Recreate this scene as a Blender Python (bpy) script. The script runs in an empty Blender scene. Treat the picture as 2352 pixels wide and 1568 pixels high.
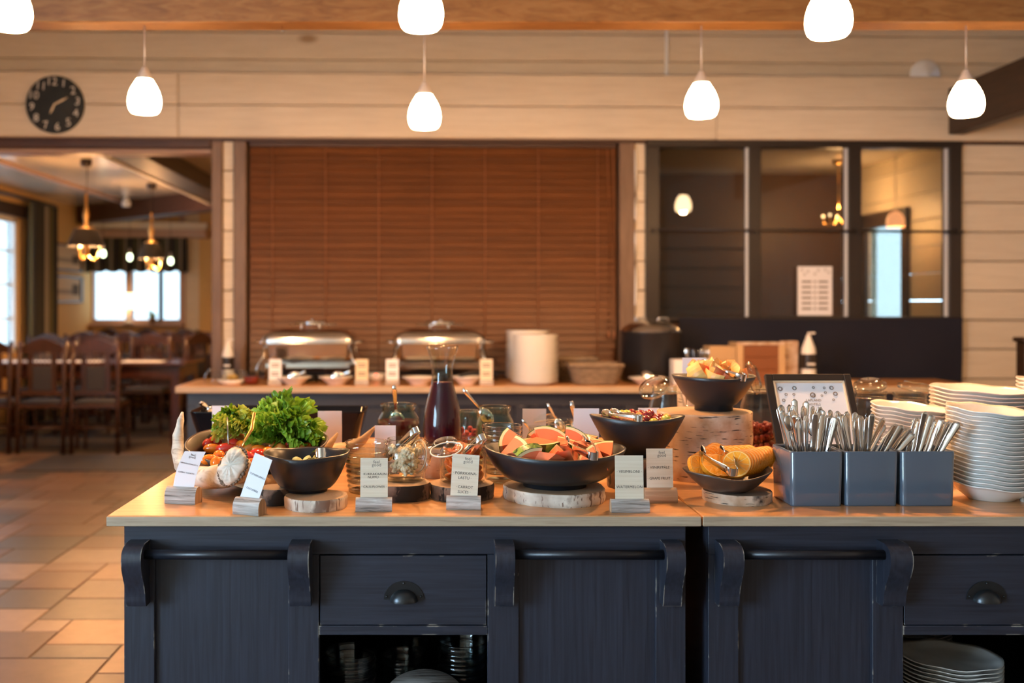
import bpy, bmesh, math, random
from mathutils import Vector, Matrix, Euler
R = math.radians
sc = bpy.context.scene
col = sc.collection
# ---------------------------------------------------------------- camera
F, VX, VY, H = 2287.0, 1000.0, 700.0, 1.37      # focal length in pixels, vanishing point, eye height
W_, H_ = 2352.0, 1568.0
cam = bpy.data.cameras.new('camera'); camo = bpy.data.objects.new('camera', cam); col.objects.link(camo)
camo.location = (0, 0, H); camo.rotation_euler = (R(90), 0, 0)
cam.sensor_width = 36.0; cam.lens = 36.0 * F / W_
cam.shift_x = (W_ / 2 - VX) / W_; cam.shift_y = (VY - H_ / 2) / W_
cam.clip_start = 0.05; cam.clip_end = 200
cam.dof.use_dof = True; cam.dof.focus_distance = 2.6; cam.dof.aperture_fstop = 1.9
sc.camera = camo
# ---------------------------------------------------------------- world, exposure
vs = sc.view_settings
vs.view_transform = 'Standard'; vs.look = 'None'; vs.gamma = 1.0; vs.use_curve_mapping = False
vs.exposure = 0.55
wd = bpy.data.worlds.new('daylight'); sc.world = wd; wd.use_nodes = True
bg = wd.node_tree.nodes['Background']
bg.inputs['Color'].default_value = (0.56, 0.78, 1.0, 1); bg.inputs['Strength'].default_value = 21.0
sc.cycles.max_bounces = 10; sc.cycles.transparent_max_bounces = 24
sc.cycles.diffuse_bounces = 4; sc.cycles.glossy_bounces = 4; sc.cycles.transmission_bounces = 6
sc.cycles.caustics_reflective = False; sc.cycles.caustics_refractive = False
sc.cycles.sample_clamp_indirect = 6.0
def portal(name, loc, rot, sx, sy):               # lets the sky light be found through a window opening
    l = bpy.data.lights.new(name, 'AREA'); l.shape = 'RECTANGLE'; l.size = sx; l.size_y = sy
    l.cycles.is_portal = True
    o = bpy.data.objects.new(name, l); o.location = loc; o.rotation_euler = rot; col.objects.link(o)
    o['kind'] = 'helper'
LX = -4.6      # left outer wall
portal('window_daylight', (LX-.02, -1.5, 1.6), (0, R(-90), 0), 2.1, 2.7)
portal('window_daylight', (LX-.02, 9.95, 1.6), (0, R(-90), 0), 1.5, 2.1)
portal('window_daylight', (-4.0, 13.45, 1.65), (R(-90), 0, 0), 1.25, 1.1)
LAMP_W = 85.0
LAMP_C = (1.0, 0.49, 0.185)
# ---------------------------------------------------------------- pixel -> place
def at(px, py, Y): return Vector(((px-VX)*Y/F, Y, H-(py-VY)*Y/F))
def xat(px, Y): return (px-VX)*Y/F
def zat(py, Y): return H-(py-VY)*Y/F
def yon(py, z): return (H-z)*F/(py-VY)
CT = 0.86            # worktop height
def seat_on(pxc, pyf, z, rpx):                    # round foot standing on height z: (x, y, radius)
    Yf = yon(pyf, z); Yc = Yf + rpx*Yf/F; r = rpx*Yc/F
    Yc = Yf + r
    return xat(pxc, Yc), Yc, r
WA, WY = R(1.5), 7.0  # the timber wall is turned a little
def wl(px, py, off=0.0):                          # pixel -> (along the wall, height) on the wall plane pushed back by off
    k = (px-VX)/F; c, s_ = math.cos(WA), math.sin(WA)
    x = (k*(WY+off*c)+off*s_)/(c-k*s_)
    return x, H-(py-VY)*(WY+x*s_+off*c)/F
WM = Matrix.Translation((0, WY, 0)) @ Matrix.Rotation(WA, 4, 'Z')
# ---------------------------------------------------------------- materials
MATS = {}
def _nt(name):
    m = bpy.data.materials.new(name); m.use_nodes = True
    nt = m.node_tree; return m, nt, nt.nodes, nt.links, nt.nodes['Principled BSDF']
def plain(name, c, rough=.5, metal=0.0, spec=None, coat=0, emit=None, es=0, sss=0, bump=0, bscale=60, trans=0, var=0):
    m, nt, N, L, P = _nt(name)
    P.inputs['Base Color'].default_value = (*c, 1); P.inputs['Roughness'].default_value = rough
    P.inputs['Metallic'].default_value = metal
    if spec is not None: P.inputs['Specular IOR Level'].default_value = spec
    if coat: P.inputs['Coat Weight'].default_value = coat; P.inputs['Coat Roughness'].default_value = .08
    if emit: P.inputs['Emission Color'].default_value = (*emit, 1); P.inputs['Emission Strength'].default_value = es
    if sss: P.inputs['Subsurface Weight'].default_value = sss; P.inputs['Subsurface Radius'].default_value = (.01, .006, .003)
    if bump or var:
        tc = N.new('ShaderNodeTexCoord'); nz = N.new('ShaderNodeTexNoise'); nz.inputs['Scale'].default_value = bscale; nz.inputs['Detail'].default_value = 4
        L.new(tc.outputs['Object'], nz.inputs['Vector'])
        if bump:
            b = N.new('ShaderNodeBump'); b.inputs['Strength'].default_value = bump; b.inputs['Distance'].default_value = .01
            L.new(nz.outputs['Fac'], b.inputs['Height']); L.new(b.outputs['Normal'], P.inputs['Normal'])
        if var:
            mx = N.new('ShaderNodeMix'); mx.data_type = 'RGBA'
            mx.inputs['A'].default_value = (*[x*(1-var) for x in c], 1); mx.inputs['B'].default_value = (*[min(1, x*(1+var)) for x in c], 1)
            L.new(nz.outputs['Fac'], mx.inputs['Factor']); L.new(mx.outputs['Result'], P.inputs['Base Color'])
    MATS[name] = m; return m
def grain(name, stops, axis='x', scale=6, stretch=14, rough=.5, bump=.15, dist=.4, knots=None, tint_random=0, coat=0, spec=None, objcol=False):
    """wood with the grain along one axis of the object's own space"""
    m, nt, N, L, P = _nt(name)
    tc = N.new('ShaderNodeTexCoord'); mp = N.new('ShaderNodeMapping')
    s = {'x': (1, stretch, stretch), 'y': (stretch, 1, stretch), 'z': (stretch, stretch, 1)}[axis]
    mp.inputs['Scale'].default_value = s
    oi = N.new('ShaderNodeObjectInfo'); vm = N.new('ShaderNodeVectorMath'); vm.operation = 'SCALE'
    cb = N.new('ShaderNodeCombineXYZ')
    for k in 'XYZ': L.new(oi.outputs['Random'], cb.inputs[k])
    L.new(cb.outputs[0], vm.inputs[0]); vm.inputs['Scale'].default_value = 37.0
    ad = N.new('ShaderNodeVectorMath'); ad.operation = 'ADD'
    L.new(tc.outputs['Object'], mp.inputs['Vector']); L.new(mp.outputs[0], ad.inputs[0]); L.new(vm.outputs[0], ad.inputs[1])
    nz = N.new('ShaderNodeTexNoise'); nz.inputs['Scale'].default_value = scale; nz.inputs['Detail'].default_value = 6
    nz.inputs['Roughness'].default_value = .62; nz.inputs['Distortion'].default_value = dist
    L.new(ad.outputs[0], nz.inputs['Vector'])
    cr = N.new('ShaderNodeValToRGB'); el = cr.color_ramp.elements
    while len(el) < len(stops): el.new(.5)
    for e, (p, c) in zip(el, stops): e.position = p; e.color = (*c, 1)
    L.new(nz.outputs['Fac'], cr.inputs['Fac']); out = cr.outputs['Color']
    if knots:
        kc, ks, kt = knots
        mp2 = N.new('ShaderNodeMapping'); mp2.inputs['Scale'].default_value = {'x': (.45, 1, 1), 'y': (1, .45, 1), 'z': (1, 1, .45)}[axis]
        L.new(tc.outputs['Object'], mp2.inputs['Vector'])
        ad2 = N.new('ShaderNodeVectorMath'); ad2.operation = 'ADD'; L.new(mp2.outputs[0], ad2.inputs[0]); L.new(vm.outputs[0], ad2.inputs[1])
        vo = N.new('ShaderNodeTexVoronoi'); vo.inputs['Scale'].default_value = ks; L.new(ad2.outputs[0], vo.inputs['Vector'])
        mr = N.new('ShaderNodeMapRange'); mr.inputs['From Min'].default_value = kt; mr.inputs['From Max'].default_value = kt*2.2
        mr.inputs['To Min'].default_value = 1; mr.inputs['To Max'].default_value = 0
        L.new(vo.outputs['Distance'], mr.inputs['Value'])
        mx = N.new('ShaderNodeMix'); mx.data_type = 'RGBA'; L.new(mr.outputs[0], mx.inputs['Factor']); L.new(out, mx.inputs['A']); mx.inputs['B'].default_value = (*kc, 1)
        out = mx.outputs['Result']
    if tint_random:
        hs = N.new('ShaderNodeHueSaturation'); mr = N.new('ShaderNodeMapRange')
        mr.inputs['To Min'].default_value = 1-tint_random; mr.inputs['To Max'].default_value = 1+tint_random
        L.new(oi.outputs['Random'], mr.inputs['Value']); L.new(mr.outputs[0], hs.inputs['Value']); L.new(out, hs.inputs['Color']); out = hs.outputs['Color']
    if objcol:
        mx = N.new('ShaderNodeMix'); mx.data_type = 'RGBA'; mx.blend_type = 'MULTIPLY'; mx.inputs['Factor'].default_value = 1
        L.new(out, mx.inputs['A']); L.new(oi.outputs['Color'], mx.inputs['B']); out = mx.outputs['Result']
    L.new(out, P.inputs['Base Color']); P.inputs['Roughness'].default_value = rough
    if coat: P.inputs['Coat Weight'].default_value = coat; P.inputs['Coat Roughness'].default_value = .15
    if spec is not None: P.inputs['Specular IOR Level'].default_value = spec
    if bump:
        b = N.new('ShaderNodeBump'); b.inputs['Strength'].default_value = bump; b.inputs['Distance'].default_value = .004
        L.new(nz.outputs['Fac'], b.inputs['Height']); L.new(b.outputs['Normal'], P.inputs['Normal'])
    MATS[name] = m; return m
def clear(name, tint=(1, 1, 1), ior=1.45, refl=1.0, rough=0.0):
    """thin clear glass: see-through with a Fresnel reflection"""
    m, nt, N, L, P = _nt(name); N.remove(P)
    tr = N.new('ShaderNodeBsdfTransparent'); tr.inputs['Color'].default_value = (*tint, 1)
    gl = N.new('ShaderNodeBsdfGlossy'); gl.inputs['Roughness'].default_value = rough
    lw = N.new('ShaderNodeLayerWeight'); lw.inputs['Blend'].default_value = .5
    pw = N.new('ShaderNodeMath'); pw.operation = 'POWER'; pw.inputs[1].default_value = 4.0; L.new(lw.outputs['Facing'], pw.inputs[0])
    mu = N.new('ShaderNodeMath'); mu.operation = 'MULTIPLY_ADD'; mu.use_clamp = True; mu.inputs[1].default_value = .80*refl; mu.inputs[2].default_value = .020*refl; L.new(pw.outputs[0], mu.inputs[0])
    mx = N.new('ShaderNodeMixShader'); L.new(mu.outputs[0], mx.inputs['Fac'])
    L.new(tr.outputs[0], mx.inputs[1]); L.new(gl.outputs[0], mx.inputs[2])
    L.new(mx.outputs[0], N['Material Output'].inputs['Surface'])
    MATS[name] = m; return m
def ringed(name, c1, c2, scale=120, rough=.7):
    """end grain: growth rings round the object's z axis"""
    m, nt, N, L, P = _nt(name)
    tc = N.new('ShaderNodeTexCoord'); mp = N.new('ShaderNodeMapping'); mp.inputs['Scale'].default_value = (1, 1, 0)
    L.new(tc.outputs['Object'], mp.inputs['Vector'])
    wv = N.new('ShaderNodeTexWave'); wv.wave_type = 'RINGS'; wv.rings_direction = 'SPHERICAL'
    wv.inputs['Scale'].default_value = scale; wv.inputs['Distortion'].default_value = 2.5; wv.inputs['Detail'].default_value = 3
    L.new(mp.outputs[0], wv.inputs['Vector'])
    cr = N.new('ShaderNodeValToRGB'); cr.color_ramp.elements[0].color = (*c1, 1); cr.color_ramp.elements[1].color = (*c2, 1)
    L.new(wv.outputs['Fac'], cr.inputs['Fac']); L.new(cr.outputs[0], P.inputs['Base Color']); P.inputs['Roughness'].default_value = rough
    MATS[name] = m; return m
def bark(name, base, base2, dark, lscale=(10, 10, 110), thr=.62, rough=.8, bump=.5, patch=.58):
    m, nt, N, L, P = _nt(name)
    tc = N.new('ShaderNodeTexCoord')
    mp = N.new('ShaderNodeMapping'); mp.inputs['Scale'].default_value = lscale; L.new(tc.outputs['Object'], mp.inputs['Vector'])
    n1 = N.new('ShaderNodeTexNoise'); n1.inputs['Scale'].default_value = 1.6; n1.inputs['Detail'].default_value = 3; L.new(mp.outputs[0], n1.inputs['Vector'])
    r1 = N.new('ShaderNodeMapRange'); r1.inputs['From Min'].default_value = thr; r1.inputs['From Max'].default_value = thr+.05; L.new(n1.outputs['Fac'], r1.inputs['Value'])
    n2 = N.new('ShaderNodeTexNoise'); n2.inputs['Scale'].default_value = 16; n2.inputs['Detail'].default_value = 6; L.new(tc.outputs['Object'], n2.inputs['Vector'])
    cr = N.new('ShaderNodeValToRGB'); cr.color_ramp.elements[0].position = .35; cr.color_ramp.elements[0].color = (*base2, 1)
    cr.color_ramp.elements[1].position = .6; cr.color_ramp.elements[1].color = (*base, 1); L.new(n2.outputs['Fac'], cr.inputs['Fac'])
    r2 = N.new('ShaderNodeMapRange'); r2.inputs['From Min'].default_value = patch; r2.inputs['From Max'].default_value = patch+.06; L.new(n2.outputs['Fac'], r2.inputs['Value'])
    mxm = N.new('ShaderNodeMath'); mxm.operation = 'MAXIMUM'; L.new(r1.outputs[0], mxm.inputs[0])
    n3 = N.new('ShaderNodeTexNoise'); n3.inputs['Scale'].default_value = 7; n3.inputs['Detail'].default_value = 8; L.new(tc.outputs['Object'], n3.inputs['Vector'])
    r3 = N.new('ShaderNodeMapRange'); r3.inputs['From Min'].default_value = patch+.04; r3.inputs['From Max'].default_value = patch+.09; L.new(n3.outputs['Fac'], r3.inputs['Value'])
    L.new(r3.outputs[0], mxm.inputs[1])
    mx = N.new('ShaderNodeMix'); mx.data_type = 'RGBA'; L.new(mxm.outputs[0], mx.inputs['Factor']); L.new(cr.outputs[0], mx.inputs['A']); mx.inputs['B'].default_value = (*dark, 1)
    L.new(mx.outputs['Result'], P.inputs['Base Color']); P.inputs['Roughness'].default_value = rough
    b = N.new('ShaderNodeBump'); b.inputs['Strength'].default_value = bump; b.inputs['Distance'].default_value = .004; L.new(n2.outputs['Fac'], b.inputs['Height']); L.new(b.outputs[0], P.inputs['Normal'])
    MATS[name] = m; return m
def painted(name, c, chips=True, axis='z', rough=.42, worn=.57):
    """old dark paint on wood: faint grain, worn to bare wood on the edges"""
    m, nt, N, L, P = _nt(name)
    tc = N.new('ShaderNodeTexCoord'); mp = N.new('ShaderNodeMapping')
    mp.inputs['Scale'].default_value = {'x': (2, 60, 60), 'z': (60, 60, 2)}[axis]; L.new(tc.outputs['Object'], mp.inputs['Vector'])
    nz = N.new('ShaderNodeTexNoise'); nz.inputs['Scale'].default_value = 2.2; nz.inputs['Detail'].default_value = 5; nz.inputs['Distortion'].default_value = .5; L.new(mp.outputs[0], nz.inputs['Vector'])
    cr = N.new('ShaderNodeValToRGB'); cr.color_ramp.elements[0].position = .3; cr.color_ramp.elements[0].color = (*[x*.72 for x in c], 1)
    cr.color_ramp.elements[1].position = .72; cr.color_ramp.elements[1].color = (*[x*1.35 for x in c], 1); L.new(nz.outputs['Fac'], cr.inputs['Fac'])
    out = cr.outputs[0]
    if chips:
        bv = N.new('ShaderNodeBevel'); bv.samples = 3; bv.inputs['Radius'].default_value = .004
        ge = N.new('ShaderNodeNewGeometry'); dt = N.new('ShaderNodeVectorMath'); dt.operation = 'DOT_PRODUCT'
        L.new(bv.outputs[0], dt.inputs[0]); L.new(ge.outputs['Normal'], dt.inputs[1])
        n2 = N.new('ShaderNodeTexNoise'); n2.inputs['Scale'].default_value = 22; n2.inputs['Detail'].default_value = 6; L.new(tc.outputs['Object'], n2.inputs['Vector'])
        ma = N.new('ShaderNodeMath'); ma.operation = 'MULTIPLY_ADD'; ma.inputs[1].default_value = -1; ma.inputs[2].default_value = 1; L.new(dt.outputs['Value'], ma.inputs[0])
        r2 = N.new('ShaderNodeMapRange'); r2.inputs['From Min'].default_value = worn; r2.inputs['From Max'].default_value = worn+.07; L.new(n2.outputs['Fac'], r2.inputs['Value'])
        r1 = N.new('ShaderNodeMapRange'); r1.inputs['From Min'].default_value = .03; r1.inputs['From Max'].default_value = .12; L.new(ma.outputs[0], r1.inputs['Value'])
        mu = N.new('ShaderNodeMath'); mu.operation = 'MULTIPLY'; L.new(r1.outputs[0], mu.inputs[0]); L.new(r2.outputs[0], mu.inputs[1])
        mx = N.new('ShaderNodeMix'); mx.data_type = 'RGBA'; L.new(mu.outputs[0], mx.inputs['Factor']); L.new(out, mx.inputs['A']); mx.inputs['B'].default_value = (.55, .48, .38, 1)
        out = mx.outputs['Result']
    L.new(out, P.inputs['Base Color']); P.inputs['Roughness'].default_value = rough
    b = N.new('ShaderNodeBump'); b.inputs['Strength'].default_value = .12; b.inputs['Distance'].default_value = .002; L.new(nz.outputs['Fac'], b.inputs['Height']); L.new(b.outputs[0], P.inputs['Normal'])
    MATS[name] = m; return m
# surfaces of the place
grain('cream_board', [(.3, (.60, .50, .37)), (.5, (.66, .56, .42)), (.7, (.70, .60, .46))], 'x', 3, 18, .45, .05, .3, ((.36, .24, .13), 1.9, .035), .05)
grain('honey_beam', [(.25, (.17, .068, .018)), (.5, (.28, .125, .035)), (.75, (.36, .18, .06))], 'x', 5, 5, .42, .1, 1.6)
grain('dark_beam', [(.3, (.020, .010, .005)), (.7, (.045, .023, .011))], 'y', 4, 14, .5, .1)
grain('dark_beam_x', [(.3, (.040, .016, .009)), (.7, (.085, .035, .018))], 'x', 4, 14, .5, .1)
grain('post_brown', [(.3, (.13, .075, .045)), (.7, (.21, .125, .078))], 'z', 4, 14, .5, .08)
grain('worktop_oak', [(.25, (.45, .21, .075)), (.5, (.60, .30, .115)), (.75, (.70, .38, .16))], 'x', 4, 16, .33, .05, .5, ((.22, .12, .06), 1.3, .02), 0, .25)
grain('worktop_edge_cool', [(.25, (.33, .24, .16)), (.5, (.45, .34, .23)), (.75, (.52, .41, .29))], 'x', 6, 20, .45, .06, .5)  # front edge oak greyed: its cool daylight is put into the colour
grain('blind_slat', [(.3, (.085, .026, .004)), (.55, (.128, .040, .007)), (.8, (.165, .054, .010))], 'x', 3, 30, .42, .05, .3, None, .14)
painted('navy_paint', (.022, .025, .038)); painted('navy_paint_plain', (.022, .025, .038), False); painted('navy_paint_x', (.022, .025, .038), True, 'x')
painted('navy_worn', (.022, .025, .038), worn=.50); plain('navy_rod', (.008, .009, .014), .35)
grain('terracotta', [(.3, (.80, .80, .80)), (.7, (1, 1, 1))], 'x', 14, 1, .36, .12, .3, objcol=True)
plain('grout', (.13, .105, .085), .9, bump=.2)
plain('white_ceiling', (.62, .58, .52), .5); plain('ceiling_varnish', (.68, .60, .50), .20, coat=.6)
plain('ochre_wall', (.62, .40, .17), .85, spec=.1); plain('room_wood', (.10, .045, .018), .5, var=.25, bscale=5)
plain('window_white', (.75, .78, .80), .4); plain('pink_wood', (.42, .28, .22), .5)
plain('black_frame', (.018, .012, .009), .4); plain('dark_cloth', (.004, .005, .016), .85, bump=.1, bscale=200)
plain('mat_grey', (.055, .055, .068), .38, bump=.15, bscale=300)
clear('pane', (.70, .73, .72), 1.5, 1.6); clear('sky_pane', (.97, .99, 1), 1.45, .5); clear('dim_pane', (.30, .30, .29), 1.45, .5)  # dim_pane: dark tint added to cut the daylight through its windows
# things
plain('steel', (.62, .60, .57), .16, 1); plain('steel_dark', (.40, .39, .38), .2, 1); plain('steel_bright', (.80, .79, .77), .10, 1)
plain('brass', (.72, .42, .14), .28, 1); plain('iron', (.05, .055, .06), .3, .8)
plain('black_ceramic', (.014, .014, .017), .38, bump=.05, bscale=25); plain('black_gloss', (.005, .005, .007), .12, spec=.18)
plain('brown_ceramic', (.060, .040, .030), .35, bump=.06, bscale=25); plain('dark_stoneware', (.018, .018, .022), .3, bump=.08, bscale=30, var=.4)
plain('white_china', (.82, .79, .74), .12, coat=.4); plain('grey_glaze', (.085, .113, .150), .12, coat=.5)
clear('jar_glass', (.93, .95, .94), 1.5, 1.25); clear('glass_ribbed', (.92, .94, .94), 1.55, 2.4, .03); clear('green_glass', (.80, .90, .86), 1.5, 1.4)
plain('card_white', (.80, .79, .80), .6); plain('amber_tone', (.74, .58, .38), .6); plain('ink', (.015, .013, .012), .7); plain('ink_grey', (.16, .13, .11), .7)
grain('card_pine', [(.3, (.70, .58, .42)), (.7, (.80, .70, .55))], 'x', 5, 30, .6, 0)
grain('drift_wood', [(.28, (.06, .05, .045)), (.42, (.34, .29, .25)), (.72, (.68, .64, .60))], 'x', 7, 16, .75, .6, 1.2, ((.06, .045, .04), 7, .05), .12)
grain('split_wood', [(.3, (.44, .24, .12)), (.7, (.66, .42, .26))], 'x', 5, 24, .7, .3, .6, None, .12)
ringed('end_grain', (.42, .25, .13), (.60, .40, .24), 90); ringed('end_grain_dark', (.15, .085, .05), (.26, .16, .10), 90)
bark('birch_bark', (.64, .49, .37), (.42, .25, .14), (.035, .022, .016), (13, 13, 150)); bark('pale_bark', (.72, .63, .52), (.46, .36, .28), (.22, .14, .10), (60, 60, 7), .56, .8, .6, .55)
bark('brown_bark', (.26, .17, .12), (.10, .06, .04), (.02, .014, .01), (30, 30, 14), .58, .9, 1, .5)
grain('bone', [(.3, (.34, .26, .18)), (.5, (.66, .60, .50)), (.7, (.76, .71, .62))], 'x', 7, 5, .5, .12, 1.0); plain('bone_brown', (.40, .25, .13), .5, bump=.3, bscale=50, var=.3); plain('knob_brown', (.17, .11, .07), .6, var=.5)
plain('linen_dark', (.045, .045, .040), .9); plain('shade_black', (.022, .022, .022), .6)
# ---------------------------------------------------------------- mesh building
class MB:
    def __init__(s): s.v = []; s.f = []; s.m = []; s.s = []
    def add(s, vs, fs, mi=0, smooth=False, M=None):
        o = len(s.v)
        s.v += [tuple(M @ Vector(v)) for v in vs] if M is not None else [tuple(v) for v in vs]
        for f in fs: s.f.append([i+o for i in f]); s.m.append(mi); s.s.append(smooth)
        return s
    def box(s, x0, x1, y0, y1, z0, z1, bev=0, mi=0, M=None):
        if bev <= 0:
            vs = [(x, y, z) for x in (x0, x1) for y in (y0, y1) for z in (z0, z1)]
            return s.add(vs, [(0, 1, 3, 2), (4, 6, 7, 5), (0, 4, 5, 1), (2, 3, 7, 6), (0, 2, 6, 4), (1, 5, 7, 3)], mi, False, M)
        c = [(x0, x1), (y0, y1), (z0, z1)]; vs = []; idx = {}
        for a in (0, 1):
            for b in (0, 1):
                for d in (0, 1):
                    for k in range(3):
                        p = [c[0][a], c[1][b], c[2][d]]
                        for q, t in enumerate((a, b, d)):
                            if q != k: p[q] += bev*(1 if t == 0 else -1)
                        idx[(a, b, d, k)] = len(vs); vs.append(tuple(p))
        fs = []
        for k in range(3):
            for t in (0, 1):
                o = [q for q in range(3) if q != k]; loop = []
                for (u, w) in ((0, 0), (1, 0), (1, 1), (0, 1)):
                    key = [0, 0, 0]; key[k] = t; key[o[0]] = u; key[o[1]] = w; loop.append(idx[(*key, k)])
                fs.append(loop)
        for k in range(3):
            o = [q for q in range(3) if q != k]
            for u in (0, 1):
                for w in (0, 1):
                    a_ = [0, 0, 0]; a_[o[0]] = u; a_[o[1]] = w; b_ = list(a_); b_[k] = 1
                    fs.append([idx[(*a_, o[0])], idx[(*b_, o[0])], idx[(*b_, o[1])], idx[(*a_, o[1])]])
        for a in (0, 1):
            for b in (0, 1):
                for d in (0, 1): fs.append([idx[(a, b, d, 0)], idx[(a, b, d, 1)], idx[(a, b, d, 2)]])
        return s.add(vs, fs, mi, False, M)
    def lathe(s, prof, seg=24, mi=0, M=None, wave=None, smooth=True, a0=0, a1=2*math.pi):
        """profile of (radius, z); wave(angle, i, r, z) -> (x, y, z) bends a ring"""
        full = abs(a1-a0-2*math.pi) < 1e-6; n = seg if full else seg+1; vs = []; rings = []
        for i, (r, z) in enumerate(prof):
            if r < 1e-6: rings.append([len(vs)]); vs.append(wave(0, i, 0, z) if wave else (0, 0, z)); continue
            ring = []
            for k in range(n):
                a = a0+(a1-a0)*k/seg; ring.append(len(vs))
                vs.append(wave(a, i, r, z) if wave else (r*math.cos(a), r*math.sin(a), z))
            rings.append(ring)
        fs = []
        for A, B in zip(rings, rings[1:]):
            for k in range(seg):
                k2 = (k+1) % n
                if len(A) == 1 and len(B) == 1: continue
                if len(A) == 1: fs.append([A[0], B[k2], B[k]])
                elif len(B) == 1: fs.append([A[k], A[k2], B[0]])
                else: fs.append([A[k], A[k2], B[k2], B[k]])
        return s.add(vs, fs, mi, smooth, M)
    def tube(s, pts, rad, seg=8, mi=0, M=None, flat=None, smooth=True, up=(0, 0, 1)):
        """swept tube; flat=(a,b) scales the section sideways / along up"""
        pts = [Vector(p) for p in pts]; n = len(pts); rad = rad if isinstance(rad, (list, tuple)) else [rad]*n
        vs = []; up = Vector(up); fa, fb = flat or (1, 1)
        for i, p in enumerate(pts):
            t = (pts[min(i+1, n-1)]-pts[max(i-1, 0)]).normalized()
            x = t.cross(up)
            if x.length < 1e-4: x = t.cross(Vector((1, 0, 0)))
            x.normalize(); y = x.cross(t)
            for k in range(seg):
                a = 2*math.pi*k/seg; vs.append(p+x*(math.cos(a)*rad[i]*fa)+y*(math.sin(a)*rad[i]*fb))
        fs = [[i*seg+k, i*seg+(k+1) % seg, (i+1)*seg+(k+1) % seg, (i+1)*seg+k] for i in range(n-1) for k in range(seg)]
        fs += [list(range(seg))[::-1], list(range((n-1)*seg, n*seg))]
        return s.add(vs, fs, mi, smooth, M)
    def prism(s, poly, z0, z1, mi=0, M=None, smooth=False, side=None):
        n = len(poly)
        vs = [(x, y, z0) for x, y in poly]+[(x, y, z1) for x, y in poly]
        s.add(vs, [list(range(n))[::-1], list(range(n, 2*n))], mi, False, M)
        return s.add(vs, [[i, (i+1) % n, n+(i+1) % n, n+i] for i in range(n)], mi if side is None else side, smooth, M)
    def grid(s, fn, nu, nv, mi=0, M=None, smooth=True):
        vs = [fn(i/nu, j/nv) for i in range(nu+1) for j in range(nv+1)]
        fs = [[i*(nv+1)+j, (i+1)*(nv+1)+j, (i+1)*(nv+1)+j+1, i*(nv+1)+j+1] for i in range(nu) for j in range(nv)]
        return s.add(vs, fs, mi, smooth, M)
    def ball(s, r, seg=12, rings=8, mi=0, M=None, sc=(1, 1, 1)):
        pr = [(r*math.sin(math.pi*i/rings) if 0 < i < rings else 0, -r*math.cos(math.pi*i/rings)) for i in range(rings+1)]
        S = Matrix.Diagonal((*sc, 1)); return s.lathe(pr, seg, mi, (M @ S) if M is not None else S)
    def mesh(s, name, mats):
        me = bpy.data.meshes.new(name); me.from_pydata(s.v, [], s.f)
        me.polygons.foreach_set('material_index', s.m); me.polygons.foreach_set('use_smooth', s.s)
        for m in (mats if isinstance(mats, (list, tuple)) else [mats]): me.materials.append(MATS[m])
        bm = bmesh.new(); bm.from_mesh(me); bmesh.ops.recalc_face_normals(bm, faces=bm.faces); bm.to_mesh(me); bm.free()
        me.update(); return me
    def build(s, name, mats, parent=None, M=None, label=None):
        o = bpy.data.objects.new(name, s.mesh(name, mats)); col.objects.link(o)
        if parent: o.parent = parent
        if M is not None: o.matrix_local = M
        if label: o['label'] = label
        return o
def T(x=0, y=0, z=0, rx=0, ry=0, rz=0, s=1):
    return Matrix.Translation((x, y, z)) @ Euler((rx, ry, rz)).to_matrix().to_4x4() @ (Matrix.Scale(s, 4) if s != 1 else Matrix.Identity(4))
def tag(o, label, cat, group=None, kind=None):
    if label: o['label'] = label
    if cat: o['category'] = cat
    if group: o['group'] = group
    if kind: o['kind'] = kind
    return o
def thing(name, label, cat, M, group=None):       # an Empty at the thing's base
    o = bpy.data.objects.new(name, None); o.empty_display_size = .05; col.objects.link(o); o.matrix_local = M
    return tag(o, label, cat, group)
def one(name, mb, mats, label, cat, M=None, group=None, kind=None):
    return tag(mb.build(name, mats, None, M), label, cat, group, kind)
def struct(name, mb, mats, M=None, parent=None):
    o = mb.build(name, mats, parent, M)
    if not parent: o['kind'] = 'structure'
    return o
def sroot(name, M=None):
    o = bpy.data.objects.new(name, None); o.empty_display_size = .05; col.objects.link(o); o['kind'] = 'structure'
    if M is not None: o.matrix_local = M
    return o
def linkc(o, me, name, parent, M):                # another object on the same mesh
    c = bpy.data.objects.new(name, me); col.objects.link(c); c.parent = parent; c.matrix_local = M; return c
def dup(root, M, label=None, group=None, cat=None):
    r = root.copy(); col.objects.link(r); r.matrix_local = M
    if label: r['label'] = label
    if group: r['group'] = group
    for ch in root.children:
        c = ch.copy(); col.objects.link(c); c.parent = r
        for g in ch.children:
            d = g.copy(); col.objects.link(d); d.parent = c
    return r
def text(body, size, parent, M, m='ink', shear=0.0, sx=1.0, name='lettering'):
    cu = bpy.data.curves.new(name, 'FONT'); cu.body = body; cu.size = size; cu.align_x = 'CENTER'; cu.align_y = 'CENTER'; cu.shear = shear
    cu.extrude = .00008; cu.offset = 0; cu.resolution_u = 2
    tmp = bpy.data.objects.new(name, cu); me = bpy.data.meshes.new_from_object(tmp); bpy.data.objects.remove(tmp); bpy.data.curves.remove(cu)
    me.materials.clear(); me.materials.append(MATS[m]); o = bpy.data.objects.new(name, me); col.objects.link(o); o.parent = parent
    o.matrix_local = M @ Matrix.Diagonal((sx, 1, 1, 1)); return o
def light(name, loc, power, color, radius, parent=None):
    l = bpy.data.lights.new(name, 'POINT'); l.energy = power; l.color = color; l.shadow_soft_size = radius
    o = bpy.data.objects.new(name, l); col.objects.link(o); o.location = loc
    if parent: o.parent = parent
    return o
rnd = random.Random(7)
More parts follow.
